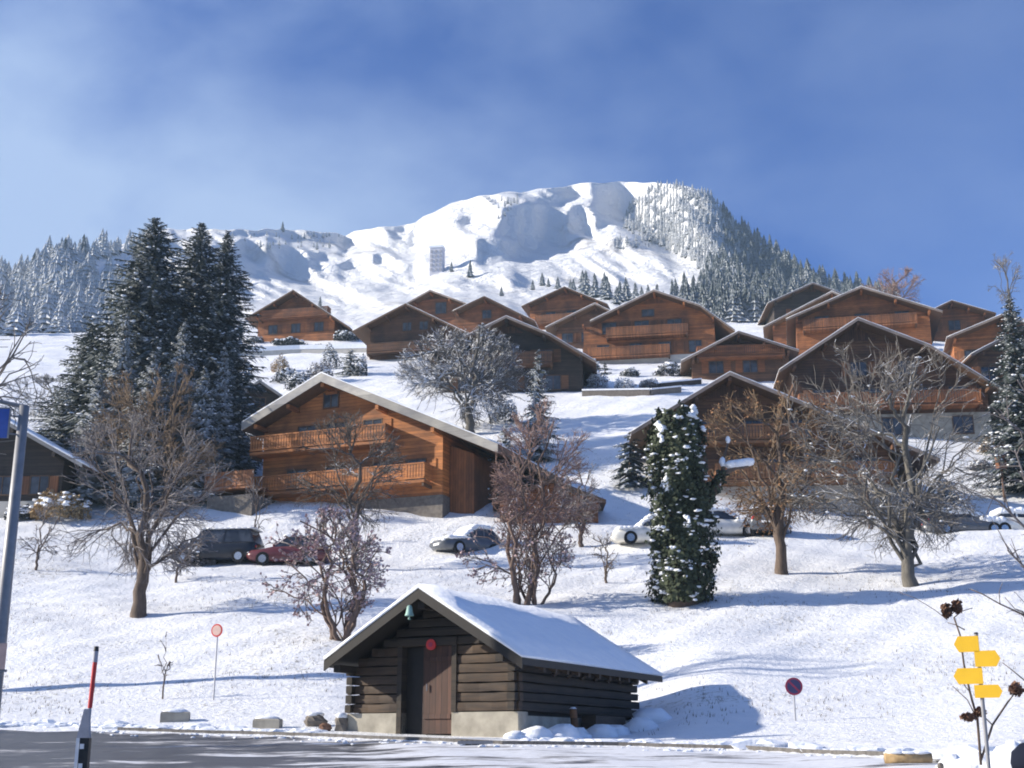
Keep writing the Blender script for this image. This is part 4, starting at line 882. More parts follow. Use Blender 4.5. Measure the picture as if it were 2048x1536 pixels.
for i, (lb, x, y, w_, h_, m_) in enumerate([
    ('dark bush left of the bright orange chalet apex', 600, 780, 60, 38, 'hedge_dark'), ('dark snowy bush just right of the small dark hut', 575, 765, 60, 30, 'hedge_dark'),
    ('straw-coloured bush on the snow bank above the small dark hut', 560, 744, 42, 34, 'straw'), ('round dark bush on the slope under the brown chalet, left', 660, 738, 44, 50, 'hedge_dark'),
    ('dark bush at the right end of the snow terrace below the highest-left chalet', 690, 682, 56, 22, 'hedge_dark'), ('low bush at the left end of the snow terrace below the highest-left chalet', 508, 686, 40, 14, 'hedge_dark'),
    ('grey bush right of the snowy bare tree', 1010, 846, 60, 45, 'hedge_dark'),
    ('snowy bush on the terrace below the wide balconied chalet, left', 1262, 752, 40, 16, 'hedge_dark'), ('snowy bush on the terrace below the wide balconied chalet, right', 1340, 752, 70, 28, 'hedge_dark'),
    ('dark shrub under the right eave end of the largest gable', 1888, 1002, 60, 44, 'hedge_dark'), ('dark round shrub at the foot of the bank by the large bare tree', 1835, 1040, 46, 38, 'hedge_dark'),
    ('brown hedge clump at the left end of the parking terrace', 118, 1040, 120, 60, 'straw'), ('dark hedge below the farmhouse wall', 40, 1040, 60, 30, 'hedge_dark'),
    ('mauve-grey bush in front of the black car', 398, 1132, 74, 64, 'twig_mauve'), ('dark shrub beside the right corner of the bright orange chalet', 955, 1004, 60, 40, 'hedge_dark'),
    ('snow-dusted hedge behind the right-hand terrace cars', 1600, 1012, 120, 34, 'straw'),
    ('long dark hedge under the front wall of the small orange-red chalet', 575, 690, 70, 12, 'hedge_dark'), ('small dark bush in the middle of the snow terrace at upper left', 640, 700, 34, 12, 'hedge_dark'),
    ('twiggy purple-grey bush above the ridge of the bright orange chalet', 640, 762, 56, 40, 'twig_mauve'), ('dark bush beside the pale ground floor under the brown chalet', 722, 752, 30, 44, 'hedge_dark'),
    ('brown bush at the right corner of the brown chalet', 905, 760, 46, 30, 'straw'), ('dark bush at the left corner of the wide balconied chalet', 1185, 742, 34, 26, 'hedge_dark'),
    ('snowy rounded bush on the terrace edge below the dark brown chalet', 1195, 775, 50, 34, 'twig_snowy'), ('second snowy rounded bush on the terrace edge, further right', 1248, 780, 46, 24, 'twig_snowy'),
    ('bushy strip along the terrace right of the snowy rounded bushes', 1390, 752, 60, 24, 'straw'), ('purple-grey bush at the right end of the terrace wall', 1300, 775, 40, 18, 'twig_mauve'),
    ('dark bush at the left foot of the large brown gable', 1560, 905, 50, 60, 'hedge_dark'), ('twiggy bush between the two large right gables', 1640, 905, 70, 50, 'twig_mauve'),
    ('brown bush in front of the ground floor at far right', 1990, 905, 70, 34, 'straw'), ('grey twiggy bush on the snow bank by the small red-brown box', 1960, 940, 50, 20, 'twig_mauve')]):
    bush(lb, x, y, w_, h_, 100+i, m_, .5, 1100)

# ------------------------------------------------------------------ far conifers
def far_tree(seed, m):
    rg = random.Random(seed); q = MB(); tiers = 8
    q.path([(0, 0, -.08), (0, 0, .5)], [.02, .015], 4, False)
    for i in range(tiers):
        z = .08 + .86*i/tiers; r_ = .22*(1-i/tiers)**.8*rg.uniform(.85, 1.15)+.02; n = 7; a0 = rg.random()*6
        top = (rg.uniform(-.01, .01), rg.uniform(-.01, .01), z + .24*(1-i/tiers*.3)); V = [top]
        for k in range(2*n):
            a = a0 + math.pi*k/n; rr = r_*(rg.uniform(.8, 1.2) if k % 2 == 0 else .5)
            V.append((rr*math.cos(a), rr*math.sin(a), z - (.03 if k % 2 == 0 else -.02)))
        q.add(V, [(0, 1+k, 1+(k+1) % (2*n)) for k in range(2*n)])
    me_o = q.obj('conifer', m); return me_o
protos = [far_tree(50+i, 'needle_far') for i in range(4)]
rg = random.Random(77)
used = set()
def far_place(px, py, hpx, fam, label, group=None, squash=1.0, p=None):
    p = p or mpt(px, py)
    if isinstance(fam, int): idx = fam
    else: idx = rg.choice(fam)
    src = protos[idx]
    o = src if idx not in used else src.copy()
    if idx in used: col.objects.link(o)
    used.add(idx); h = hpx / pxm(p)
    o.location = p - Vector((0, 0, h*.03)); o.scale = (h*squash, h*squash, h); o.rotation_euler = (0, 0, rg.random()*6)
    return tag(o, label, 'conifer', group)
DK = [0, 1, 2, 3]
far_place(938, 556, 40, DK, 'dark lone conifer on the blue-shaded knoll, larger of the two there')
far_place(900, 545, 24, DK, 'smaller thin conifer just left of the larger one on the knoll')
far_place(1006, 592, 24, DK, 'slim conifer on the snow between the knoll and the orange-brown gable')
far_place(640, 612, 22, DK, 'tiny conifer on the snow slope right of the small orange-red chalet')
far_place(567, 464, 24, DK, 'single conifer standing on the skyline of the far grey ridge')
ORD = 'first second third fourth fifth sixth seventh eighth ninth tenth eleventh twelfth thirteenth fourteenth fifteenth sixteenth seventeenth eighteenth nineteenth'.split()
G1 = 'conifers in the row above the upper chalets'
for i, (x, y, h_) in enumerate([(1070,573,24),(1084,575,28),(1098,574,20),(1118,576,24),(1135,578,26),(1150,580,30),(1164,584,34),(1178,588,36),(1192,592,38),(1206,596,40),(1219,602,44),(1232,606,46),
    (1246,604,44),(1258,602,38),(1272,600,36),(1286,598,34),(1300,598,36),(1316,600,34),(1330,602,32)]):
    far_place(x + rg.uniform(-4.5, 4.5), y + rg.uniform(-5, 7), h_*rg.uniform(.8, 1.65), DK, ORD[i] + ' conifer from the left in the low row behind the upper chalets', G1, 1.2)
G2 = 'dark conifers right of the wide chalet'
for i in range(34):
    x = 1350 + i*6.4 + rg.uniform(-3, 3); y = 612 + (x-1350)*.26 + rg.uniform(-10, 12); h_ = rg.uniform(52, 92)
    far_place(x, y, h_, DK, 'tall dark conifer at the foot of the wooded flank, right of the wide balconied chalet', G2, .95)
far_place(62, 560, 62, DK, 'leftmost pointed conifer above the hazy frosted wood', None, 1.1)
far_place(127, 530, 62, DK, 'hazy conifer second from left on the left skyline', None, 1.1)
far_place(164, 522, 60, DK, 'hazy conifer third from left on the left skyline, next to the tallest spruce', None, 1.1)
# woods: too many to count, one object each
def wood_mass(name, label, spots, m):
    q = MB(); base_ = [[tuple(v.co) for v in protos[k].data.vertices] for k in range(4)]
    fcs = [[tuple(pp.vertices) for pp in protos[k].data.polygons] for k in range(4)]
    for (p, h, s_) in spots:
        k = rg.randrange(4); a = rg.random()*6; c, s2 = math.cos(a)*h*s_, math.sin(a)*h*s_
        q.add([(p.x + v[0]*c - v[1]*s2, p.y + v[0]*s2 + v[1]*c, p.z + v[2]*h) for v in base_[k]], fcs[k])
    return tag(q.obj(name, m), label, 'wood', kind='stuff')
def scatter(poly, n, h0, h1, s0=1.0):
    xs = [p[0] for p in poly]; ys = [p[1] for p in poly]; L_ = []
    while len(L_) < n:
        x, y = rg.uniform(min(xs), max(xs)), rg.uniform(min(ys), max(ys))
        if not bool(inpoly(x, y, poly)): continue
        p = mpt(x, y); f = (y - min(ys)) / (max(ys) - min(ys)); L_.append((p, (h0 + (h1-h0)*f)*rg.choice((.5, .7, .85, 1, 1.15, 1.45)) * rg.uniform(.85, 1.15) / pxm(p), s0 * rg.uniform(.8, 1.35)))
    return L_
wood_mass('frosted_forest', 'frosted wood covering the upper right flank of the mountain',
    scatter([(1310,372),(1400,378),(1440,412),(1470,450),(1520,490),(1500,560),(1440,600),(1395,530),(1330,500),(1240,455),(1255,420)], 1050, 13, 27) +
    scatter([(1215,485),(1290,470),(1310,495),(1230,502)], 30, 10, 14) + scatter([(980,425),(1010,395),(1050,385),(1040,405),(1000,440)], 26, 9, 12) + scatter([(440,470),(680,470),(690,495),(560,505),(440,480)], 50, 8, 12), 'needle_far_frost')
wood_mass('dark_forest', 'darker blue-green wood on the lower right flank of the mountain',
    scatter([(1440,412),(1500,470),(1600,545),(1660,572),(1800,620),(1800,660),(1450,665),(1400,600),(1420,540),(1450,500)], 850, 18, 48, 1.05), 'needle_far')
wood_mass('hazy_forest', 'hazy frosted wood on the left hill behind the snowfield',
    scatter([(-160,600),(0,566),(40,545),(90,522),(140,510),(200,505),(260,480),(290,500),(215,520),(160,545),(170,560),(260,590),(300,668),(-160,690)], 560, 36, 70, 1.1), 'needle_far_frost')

# ------------------------------------------------------------------ ivy column
p = gp(1366, 1206); k = pxm(p); rg = random.Random(9)
T = thing('ivy_column', 'tall dead tree trunk wrapped in dark ivy with snow clumps, right of the barn', 'ivy-clad tree', p)
hh = 400/k; RR = 64/k
def prof_(z, a):
    t_ = z/hh; b_ = RR*(.88 + .07*math.sin(2.2*t_*3.14+.4) + .13*math.sin(3*a + 7*t_) + .09*math.sin(5*a-13*t_) + .06*math.sin(9*a+23*t_))
    if t_ > .80: b_ *= 1 - ((t_-.80)/.2)**1.5*.50
    if t_ < .08: b_ *= .86 + t_*1.7
    return b_
q = MB(); q.path([(0, 0, -.5), (.05, 0, hh*.4), (-.05, 0, hh*.93)], [RR*.55, RR*.5, RR*.3], 12); q.obj('trunk', 'bark', T, True)
q = MB(); s = MB()
for i in range(15000):
    z = rg.uniform(0, hh*.98); a = rg.uniform(0, 6.283)
    # top is split in two lobes
    if z > hh*.86 and -.35 < math.cos(a)*.9 + .15 < .25 and rg.random() < .7: continue
    b_ = prof_(z, a)*(rg.uniform(.72, 1.04) if rg.random() < .9 else rg.uniform(1.0, 1.22)); c = Vector((math.cos(a)*b_, math.sin(a)*b_, z)); nrm_ = Vector((math.cos(a), math.sin(a), rg.uniform(-.1, .6)))
    nrm_ = (nrm_ + Vector((rg.gauss(0, .35), rg.gauss(0, .35), rg.gauss(0, .35)))).normalized(); u = nrm_.orthogonal().normalized()
    u.rotate(Matrix.Rotation(rg.random()*6, 3, nrm_)); v = nrm_.cross(u); e = rg.uniform(.06, .125)
    q.face([c-u*e, c-v*e*.7, c+u*e, c+v*e*.7]); 
for i in range(75):
    z0 = rg.uniform(.1, hh*.96); a0 = rg.uniform(-math.pi, 0.3); big = rg.random()**2
    for jj in range(rg.randrange(2, 7)):
        z = z0 + rg.gauss(0, .12 + .12*big); a = a0 + rg.gauss(0, .10 + .1*big); b_ = prof_(max(0, min(z, hh)), a)*rg.uniform(.94, 1.06); e = rg.uniform(.025, .06 + .06*big)
        s.blob((math.cos(a)*b_, math.sin(a)*b_, z), e*1.5, e*1.2, e*.7, rg, .7, 7, 3, rg.random()*3)
# sprays of ivy that stand out from the column
for i in range(26):
    z0 = rg.uniform(hh*.05, hh*.97); a0 = rg.uniform(0, 6.283); b0 = prof_(z0, a0); ln = rg.uniform(.15, .42)
    for jj in range(70):
        t_ = rg.random(); c = Vector((math.cos(a0)*(b0*.8 + ln*t_), math.sin(a0)*(b0*.8 + ln*t_), z0 + t_*rg.uniform(-.05, .3))) + Vector((rg.gauss(0, .1), rg.gauss(0, .1), rg.gauss(0, .1)))*(1.3-t_)
        u = Vector((rg.gauss(0, 1), rg.gauss(0, 1), rg.gauss(0, 1))).normalized(); q.quad(c, u*rg.uniform(.05, .09), u.orthogonal().normalized()*.055)
    if rg.random() < .6: s.blob((math.cos(a0)*(b0*.9+ln*.6), math.sin(a0)*(b0*.9+ln*.6), z0 + .2), .13, .11, .05, rg, .5, 7, 3)
for (x, y, w_, h_) in [(1336,975,15,20),(1328,852,16,13),(1400,812,11,12),(1392,828,14,9),(1415,852,9,8),(1362,835,10,7),(1322,1035,10,7),(1410,935,6,13),(1345,1105,9,7),(1372,1045,7,9),(1330,880,8,10),(1385,905,6,12)]:
    for jj in range(4):
        a = -math.pi/2; xx = (x-1366)/k + rg.gauss(0, w_/k*.35); z = (1206-y)/k + rg.gauss(0, h_/k*.35); yy = -math.sqrt(max(.05, prof_(z, 0)**2 - xx*xx))
        s.blob((xx, yy, z), w_/k*.5, w_/k*.4, h_/k*.5, rg, .6, 8, 4, rg.random()*3)
q.obj('ivy', 'leaf_ivy', T)
# side branch at right with a thick cap of snow
q2 = MB(); Bz = (1206-1000)/k
br = [(RR*.7, -.2, Bz-.3), (RR*1.15, -.3, Bz+.4), (RR*1.35, -.35, Bz+1.0), (RR*1.8, -.4, Bz+1.25), (RR*2.2, -.4, Bz+1.32)]
q2.path(br, [.15, .13, .11, .09, .05], 7); q2.path([br[2], (RR*1.45, -.3, Bz+1.7), (RR*1.62, -.3, Bz+2.35)], [.08, .05, .03], 6)
bo = q2.obj('side_branch', 'bark', T, True)
for i in range(5): s.blob(Vector(br[3]).lerp(Vector(br[4]), (i-1)/3) + Vector((0, 0, .16)), .30, .24, .17, rg, .25, 7, 3)
s.blob((RR*1.40, -.33, Bz+1.5), .14, .12, .22, rg, .3, 6, 3); s.blob((RR*1.6, -.3, Bz+2.4), .1, .1, .16, rg, .3, 6, 3); s.blob((RR*1.25, -.35, Bz+.8), .1, .1, .3, rg, .3, 6, 3)
s.obj('snow_clumps', 'snow', T, True)['kind'] = 'stuff'
q3 = MB()
for i in range(420):
    t_ = rg.random(); c = Vector(br[0]).lerp(Vector(br[2]), t_) + Vector((rg.gauss(0, .12), rg.gauss(0, .12), rg.gauss(0, .12))); u = Vector((rg.gauss(0, 1), rg.gauss(0, 1), rg.gauss(0, 1))).normalized(); q3.quad(c, u*.08, u.orthogonal().normalized()*.06)
q3.obj('branch_ivy', 'leaf_ivy', bo)
# ------------------------------------------------------------------ parked cars
paint('car_silver', (0.36, 0.35, 0.34))
def car(label, px, py, m, heading, L_=4.3, W_=1.78, H_=1.5, snow=0.0, suv=False, Y=None, name='parked_car', sink=0.0):
    p = gp(px, py) if Y is None else gY(px, Y); T = thing(name, label, 'car', p + Vector((0, 0, .02 - sink)), heading, 'cars parked on the terrace')
    hl = L_/2; belt = .92 if not suv else 1.02; hw = W_/2
    # front is +x
    st = [(-hl, .42, .78 if suv else .72, .80), (-hl+.12, .26, belt-.02, .93), (-hl+.55, .22, belt, 1), (-.4, .20, belt-.01, 1), (.75, .20, belt-.04, 1), (hl-.75, .22, belt-.14 if not suv else belt-.08, .98), (hl-.25, .26, .74 if not suv else .86, .92), (hl, .38, .58, .78)]
    V = []; F = []; n = 8
    for x, zl, zh, f in st:
        w_ = hw*f; V += [(x, -w_*.86, zl), (x, -w_, zl+.10), (x, -w_, zl+(zh-zl)*.62), (x, -w_*.90, zh), (x, w_*.90, zh), (x, w_, zl+(zh-zl)*.62), (x, w_, zl+.10), (x, w_*.86, zl)]
    for i in range(len(st)-1):
        for k in range(n): F.append((i*n+k, i*n+(k+1) % n, (i+1)*n+(k+1) % n, (i+1)*n+k))
    F += [tuple(range(n-1, -1, -1)), tuple(range((len(st)-1)*n, len(st)*n))]
    q = MB(); q.add(V, F); body = q.obj('body', m, T, True)
    xr0, xr1 = (-hl+.10, hl-1.15) if suv else (-hl+.28, hl-1.25)
    rt0, rt1 = (xr0+.28, xr1-.62) if suv else (xr0+.55, xr1-.72)
    z0, z1 = belt-.03, H_-.05; wt, wb = hw*.70, hw*.86
    q = MB(); q.add([(xr0,-wb,z0),(xr1,-wb,z0-.04),(xr1,wb,z0-.04),(xr0,wb,z0),(rt0,-wt,z1),(rt1,-wt,z1),(rt1,wt,z1),(rt0,wt,z1)], [(0,1,5,4),(1,2,6,5),(2,3,7,6),(3,0,4,7),(4,5,6,7)]); q.obj('windows', 'glass', T)
    q = MB(); q.add([(rt0-.06,-wt-.03,z1-.03),(rt1+.06,-wt-.03,z1-.03),(rt1+.06,wt+.03,z1-.03),(rt0-.06,wt+.03,z1-.03),(rt0+.05,-wt+.08,H_),(rt1-.1,-wt+.08,H_),(rt1-.1,wt-.08,H_),(rt0+.05,wt-.08,H_)], [(0,1,5,4),(1,2,6,5),(2,3,7,6),(3,0,4,7),(4,5,6,7),(3,2,1,0)]); rf = q.obj('roof', m, T)
    q = MB()
    for s_ in (-1, 1):
        for (xa, xb, xc, xd) in [(xr0, rt0, xr0+.1, rt0+.1), ((xr0+xr1)/2-.1, (rt0+rt1)/2, (xr0+xr1)/2, (rt0+rt1)/2+.08), (xr1-.08, rt1-.06, xr1, rt1)]:
            a = [(xa, s_*(wb+.012), z0-.01), (xc, s_*(wb+.012), z0-.01), (xd, s_*(wt+.012), z1-.02), (xb, s_*(wt+.012), z1-.02)]; q.face(a if s_ < 0 else a[::-1])
    q.obj('pillars', m, rf)
    for x in (-hl+.82, hl-.85):
        for s_ in (-1, 1):
            q = MB(); q.tube((x, s_*(hw-.20), .32), (x, s_*(hw+.012), .32), .325, .325, 18); wh = q.obj('wheel', 'rubber', T)
            q = MB(); q.tube((x, s_*(hw-.05), .32), (x, s_*(hw+.022), .32), .20, .19, 12); q.obj('rim', 'chrome', wh)
    for s_ in (-1, 1):
        q = MB(); q.blob((hl-.10, s_*hw*.62, .64), .10, .17, .07, rg, 0, 8, 3); q.obj('headlight', 'lamp_glass', T, True)
        q = MB(); q.blob((-hl+.05, s_*hw*.70, .76), .06, .12, .12, rg, 0, 8, 3); q.obj('tail_light', 'tail_light', T, True)
        q = MB(); q.blob((xr1-.15, s_*(hw+.06), belt+.02), .07, .09, .07, rg, 0, 7, 3); q.obj('mirror', m, T, True)
    q = MB(); q.box(-hl-.012, -hl+.06, -.26, .26, .50, .61); q.box(hl-.06, hl+.012, -.26, .26, .42, .53); q.obj('number_plate', 'white_paint', T)
    if snow > 0:
        q = MB(); r2 = random.Random(int(px))
        for i in range(9):
            for j in range(5): q.blob((rt0 + (rt1-rt0)*i/8, -wt*.85 + wt*1.7*j/4, H_-.02), .26, .26, snow*r2.uniform(.6, 1.1), r2, .15, 8, 3)
        if snow > .1:
            for i in range(5):
                for j in range(5): q.blob((xr1-.1 + (hl-.3-xr1)*i/4, -hw*.75 + hw*1.5*j/4, belt-.08-.05*i/4), .26, .26, snow*r2.uniform(.6, 1), r2, .15, 8, 3)
            for i in range(3):
                for j in range(5): q.blob((rt1+.15 + (xr1-rt1-.1)*i/3, -hw*.6 + hw*1.2*j/4, z1-.08-(z1-belt)*i/3), .26, .24, snow, r2, .15, 8, 3)
        q.obj('car_snow', 'snow', T, True)
    return T
car('black people carrier seen from behind at an angle, first car from the left', 432, 1127, 'car_black', R(172), 4.5, 1.85, 1.72, 0.04, True, sink=.12)
car('red hatchback half hidden by the pink-budded shrub', 578, 1128, 'car_red', R(176), 3.9, 1.7, 1.46, .08, sink=.18)
car('dark car with snow-dusted roof behind the pink shrub at the slender red-brown tree', 935, 1098, 'car_grey', R(215), 3.7, 1.7, 1.5, .13, sink=.42)
car('white car with dark windows just left of the ivy column', 1310, 1086, 'car_white', R(182), 4.3, 1.75, 1.46, .12, sink=.2)
car('cream-white car just right of the ivy column', 1442, 1069, 'car_white', R(4), 4.2, 1.75, 1.46, .14, sink=.25)
car('dark grey low car next to the cream-white car, behind the amber-twigged tree trunk', 1543, 1068, 'car_grey', R(72), 4.3, 1.75, 1.40, .12, sink=.25)
car('snow-buried car on the far right of the terrace, straw-coloured side showing', 1930, 1058, 'car_grey', R(0), 4.2, 1.75, 1.30, .24, sink=.45)
car('snow-buried car cut by the right edge of the photo', 2046, 1056, 'car_white', R(0), 4.2, 1.75, 1.30, .24, sink=.5)
car('dark van nose-on behind the trunk of the largest bare tree', 1843, 1056, 'car_black', R(-80), 4.2, 1.75, 1.62, .0, True)

# ------------------------------------------------------------------ signs, poles, roadside things
def pole(T, x, y, z0, z1, r, m='metal', name='pole', n=12):
    q = MB(); q.tube((x, y, z0), (x, y, z1), r, r*.96, n); return q.obj(name, m, T, False)
# lamp post at the left edge
p = gY(-22, 27.5); k = pxm(p)
T = thing('lamp_post', 'grey metal lamp post at the left edge carrying a small blue sign', 'lamp post', p)
ht = at(38, 812, p.y).z - p.z
q = MB(); q.lathe([(.16, -.3), (.155, .5), (.13, ht*.45), (.105, ht), (.0, ht+.02)], 16); q.obj('pole', 'metal', T, True)
q = MB(); q.tube((0, 0, ht-.02), (-1.3, -.1, ht+.25), .05, .04, 8); arm = q.obj('arm', 'metal', T)
q = MB(); q.blob((-1.6, -.1, ht+.26), .42, .16, .09, rg, 0, 12, 4); q.obj('lamp_head', 'metal', arm, True)
z0 = at(0, 880, p.y).z - p.z; z1 = at(0, 822, p.y).z - p.z
q = MB(); q.box(-.85, -.24, -.20, -.18, z0, z1); bs = q.obj('blue_panel', 'blue', T)
q = MB(); q.box(-.86, -.84, -.21, -.17, z0, z1); q.box(-.23, -.205, -.21, -.17, z0, z1); q.box(-.84, -.23, -.21, -.17, z1+.001, z1+.03); q.obj('panel_frame', 'metal', bs)
q = MB(); q.tube((-.22, -.17, z0+.1), (0, -.05, z0+.1), .02, .02); q.tube((-.22, -.17, z1-.15), (0, -.05, z1-.15), .02, .02); q.obj('bracket', 'metal', bs)
z0 = at(0, 1340, p.y).z - p.z; z1 = at(0, 1288, p.y).z - p.z
T2 = thing('info_panel', 'small pinkish notice panel fixed low on the lamp post', 'sign', p + Vector((0, -.2, z0)))
q = MB(); q.box(-.22, .24, -.02, .0, 0, z1-z0); q.obj('plate', plain('pinkish', (.62, .42, .36), .6, 0, .15), T2); q = MB(); q.box(-.02, .28, .001, .03, -.05, 0); q.obj('bracket', 'metal', T2)

# snow pole with its delineator post
p = gY(160, 16.6); k = pxm(p)
T = thing('snow_pole', 'red and grey snow marking pole fixed to the delineator post by the road', 'snow pole', p)
lx = lambda px: (px-160)/k
zt = at(195, 1292, p.y).z - p.z; zr_ = at(185, 1416, p.y).z - p.z; zg = at(188, 1324, p.y).z - p.z
q = MB(); q.tube((.015, .06, -.3), (.015, .06, zr_), .022, .022, 10); q.obj('lower_pole', 'tile_grey', T)
q = MB(); q.tube((.015, .06, zr_+.001), (.03, .06, zg), .028, .028, 12); q.obj('red_section', 'red', T)
q = MB(); q.tube((.03, .06, zg+.001), (.032, .06, zt-.06), .03, .03, 12); q.obj('grey_band', 'tile_grey', T)
q = MB(); q.tube((.032, .06, zt-.059), (.032, .06, zt), .033, .028, 12); q.obj('tip', 'black', T)
T = thing('delineator_post', 'white roadside delineator with black band and small reflectors, lower left', 'delineator', p + Vector((.005, -.02, 0)))
z1 = at(182, 1418, p.y).z - p.z; z2 = at(178, 1476, p.y).z - p.z; z3 = -.05; wd = .075
q = MB(); q.add([(-wd*1.1,-.05,z2+.001),(wd,-.05,z2+.001),(wd*.9,.045,z2+.001),(-wd,.045,z2+.001),(-wd*.35,-.03,z1),(wd*.5,-.03,z1),(wd*.4,.04,z1),(-wd*.3,.04,z1)], [(0,3,2,1),(4,5,6,7),(0,1,5,4),(1,2,6,5),(2,3,7,6),(3,0,4,7)]); q.obj('top', 'tile_grey', T)
q = MB(); q.box(-wd*.55, wd, -.05, .045, .12, z2); b_ = q.obj('black_band', 'black', T)
q = MB(); q.box(-wd*1.1, -wd*.551, -.052, .045, -.4, z2); q.box(-wd*.55, wd, -.052, .045, -.4, .119); q.obj('white_side', 'white_paint', T)
q = MB(); q.box(-.03, .02, -.062, -.051, z2-.13, z2-.07); q.box(-.03, .02, -.062, -.051, z2-.36, z2-.30); q.obj('reflector', 'lamp_glass', b_)

# round signs
def disc_sign(label, px, py, base_py, rp, face, ring, Y=None, cat='sign', bar=None, tilt=0):
    p = gp(px, base_py); k = pxm(p); T = thing('round_sign', label, cat, p, tilt); z = (base_py-py)/k*1.0; r_ = rp/k
    z = at(px, py, p.y).z - p.z
    q = MB(); q.tube((0, 0, -.3), (0, 0, z+r_*.3), .022, .022, 8); q.obj('pole', 'metal_lit', T)
    q = MB(); q.tube((0, -.03, z), (0, -.05, z), r_, r_, 28); d_ = q.obj('disc', ring, T)
    q = MB(); q.tube((0, -.0505, z), (0, -.056, z), r_*.78, r_*.78, 28); q.obj('face', face, d_)
    if bar:
        q = MB(); c, s_ = math.cos(R(-45)), math.sin(R(-45)); a = r_*.78; w_ = r_*.10
        for sg in ((1,) if bar == 1 else (1, -1)):
            cc, ss = c, s_*sg; V = []
            for y in (-.0565, -.060): V += [(cc*-a - ss*-w_*0 + ss*w_, y, z + ss*-a - cc*w_), (cc*a + ss*w_, y, z + ss*a - cc*w_), (cc*a - ss*w_, y, z + ss*a + cc*w_), (-cc*a - ss*w_, y, z - ss*a + cc*w_)]
            q.add(V, [(0,1,2,3),(7,6,5,4),(0,4,5,1),(1,5,6,2),(2,6,7,3),(3,7,4,0)])
        q.obj('bar', ring, d_)
    return T
disc_sign('round no-parking sign, dark blue with red rim, right of the barn', 1591, 1373, 1442, 17.5, 'sign_purple', 'sign_red', bar=1)
disc_sign('round red-rimmed prohibition sign on a thin pole left of the barn', 427, 1261, 1400, 13, 'pinkish', 'red', tilt=R(-20))

# yellow hiking signs on a pole at lower right
p = gY(1981, 16.8); k = pxm(p)
T = thing('signpost', 'dark metal signpost at lower right carrying yellow hiking signs', 'signpost', p)
zt = at(1958, 1268, p.y).z - p.z
pole(T, 0, 0, -.4, zt, .026, 'metal')
q = MB(); q.tube((0, 0, zt+.001), (0, 0, zt+.02), .03, .02, 12); q.obj('pole_cap', 'black', T)
def way(label, x0, x1, y0, y1, left):
    # plate with an arrow point on its free end
    base = p; a = at(x0, y1, p.y); b_ = at(x1, y0, p.y); zc = (a.z+b_.z)/2 - p.z; h = (b_.z-a.z)/2; pole_x = proj(p + Vector((0, 0, zc)))[0]
    xa, xb = (x0-pole_x)/k, (x1-pole_x)/k; t_ = h*.55
    poly = [(xa+t_, zc-h), (xb, zc-h), (xb, zc+h), (xa+t_, zc+h), (xa, zc)] if left else [(xa, zc-h), (xb-t_, zc-h), (xb, zc), (xb-t_, zc+h), (xa, zc+h)]
    T2 = thing('hiking_sign', label, 'sign', p, R(-24))
    q = MB(); q.prism([(x, z) for x, z in poly], -.045, -.034); q.obj('plate', 'yellow', T2)
    q = MB(); xm = 0; q.box(min(.0, xb-.02) if left else -.02, .02, -.034, -.02, zc-.02, zc+.02); q.obj('clamp', 'metal', T2)
way('yellow hiking sign, upper of the two pointing left', 1909, 1958, 1272, 1304, True)
way('yellow hiking sign, upper of the two pointing right', 1950, 2000, 1302, 1334, False)
way('yellow hiking sign, lower of the two pointing left', 1909, 1966, 1336, 1368, True)
way('yellow hiking sign, lower of the two pointing right', 1950, 2004, 1370, 1396, False)
# bare branches with brown seed heads beside the signpost
T = thing('garden_shrub', 'sparse bare shrub with large brown seed heads around the yellow hiking signs', 'shrub', gY(1958, 17.6)); pb = T.location.copy(); k = pxm(pb)
def W(px, py, y=0.0): return at(px, py, pb.y + y) - pb
q = MB()
for pts, r_ in [([(1962,1530),(1955,1440),(1940,1385),(1928,1330),(1920,1270),(1908,1235)], .018), ([(1930,1260),(1912,1250),(1895,1245)], .008), ([(1908,1235),(1925,1222),(1945,1216)], .008), ([(1940,1385),(1925,1365),(1910,1350)], .007),
                ([(1955,1440),(1935,1400),(1905,1372)], .008), ([(1962,1520),(1985,1450),(2015,1405),(2032,1382)], .016), ([(1985,1450),(1960,1425),(1938,1428)], .009), ([(1895,1240),(1870,1220),(1830,1196),(1800,1185)], .006),
                ([(2060,1370),(2030,1345),(2005,1325)], .009), ([(2080,1240),(2040,1226),(2000,1208),(1965,1188),(1940,1178)], .012), ([(2000,1208),(1998,1185),(2005,1165)], .006), ([(2080,1240),(2030,1218),(2010,1195)], .007)]:
    q.path([W(*c, .02*i) for i, c in enumerate(pts)], [r_*(1-.5*i/len(pts)) for i in range(len(pts))], 6)
q.obj('branches', 'bark', T, True)
r2 = random.Random(3)
for (x, y, rx_, rz_) in [(1893,1222,9,15),(1914,1214,10,15),(2032,1379,15,14),(1938,1434,15,6),(1960,1424,10,8)]:
    q = MB(); c = W(x, y)
    for i in range(150):
        v = Vector((r2.gauss(0, 1), r2.gauss(0, 1), r2.gauss(0, 1))).normalized()*r2.uniform(.3, 1); cc = c + Vector((v.x*rx_/k, v.y*rx_/k*.7, v.z*rz_/k)); u = Vector((r2.gauss(0, 1), r2.gauss(0, 1), r2.gauss(0, 1))).normalized(); q.quad(cc, u*.035, u.orthogonal().normalized()*.025)
    q.obj('seed_head', 'rust', T)
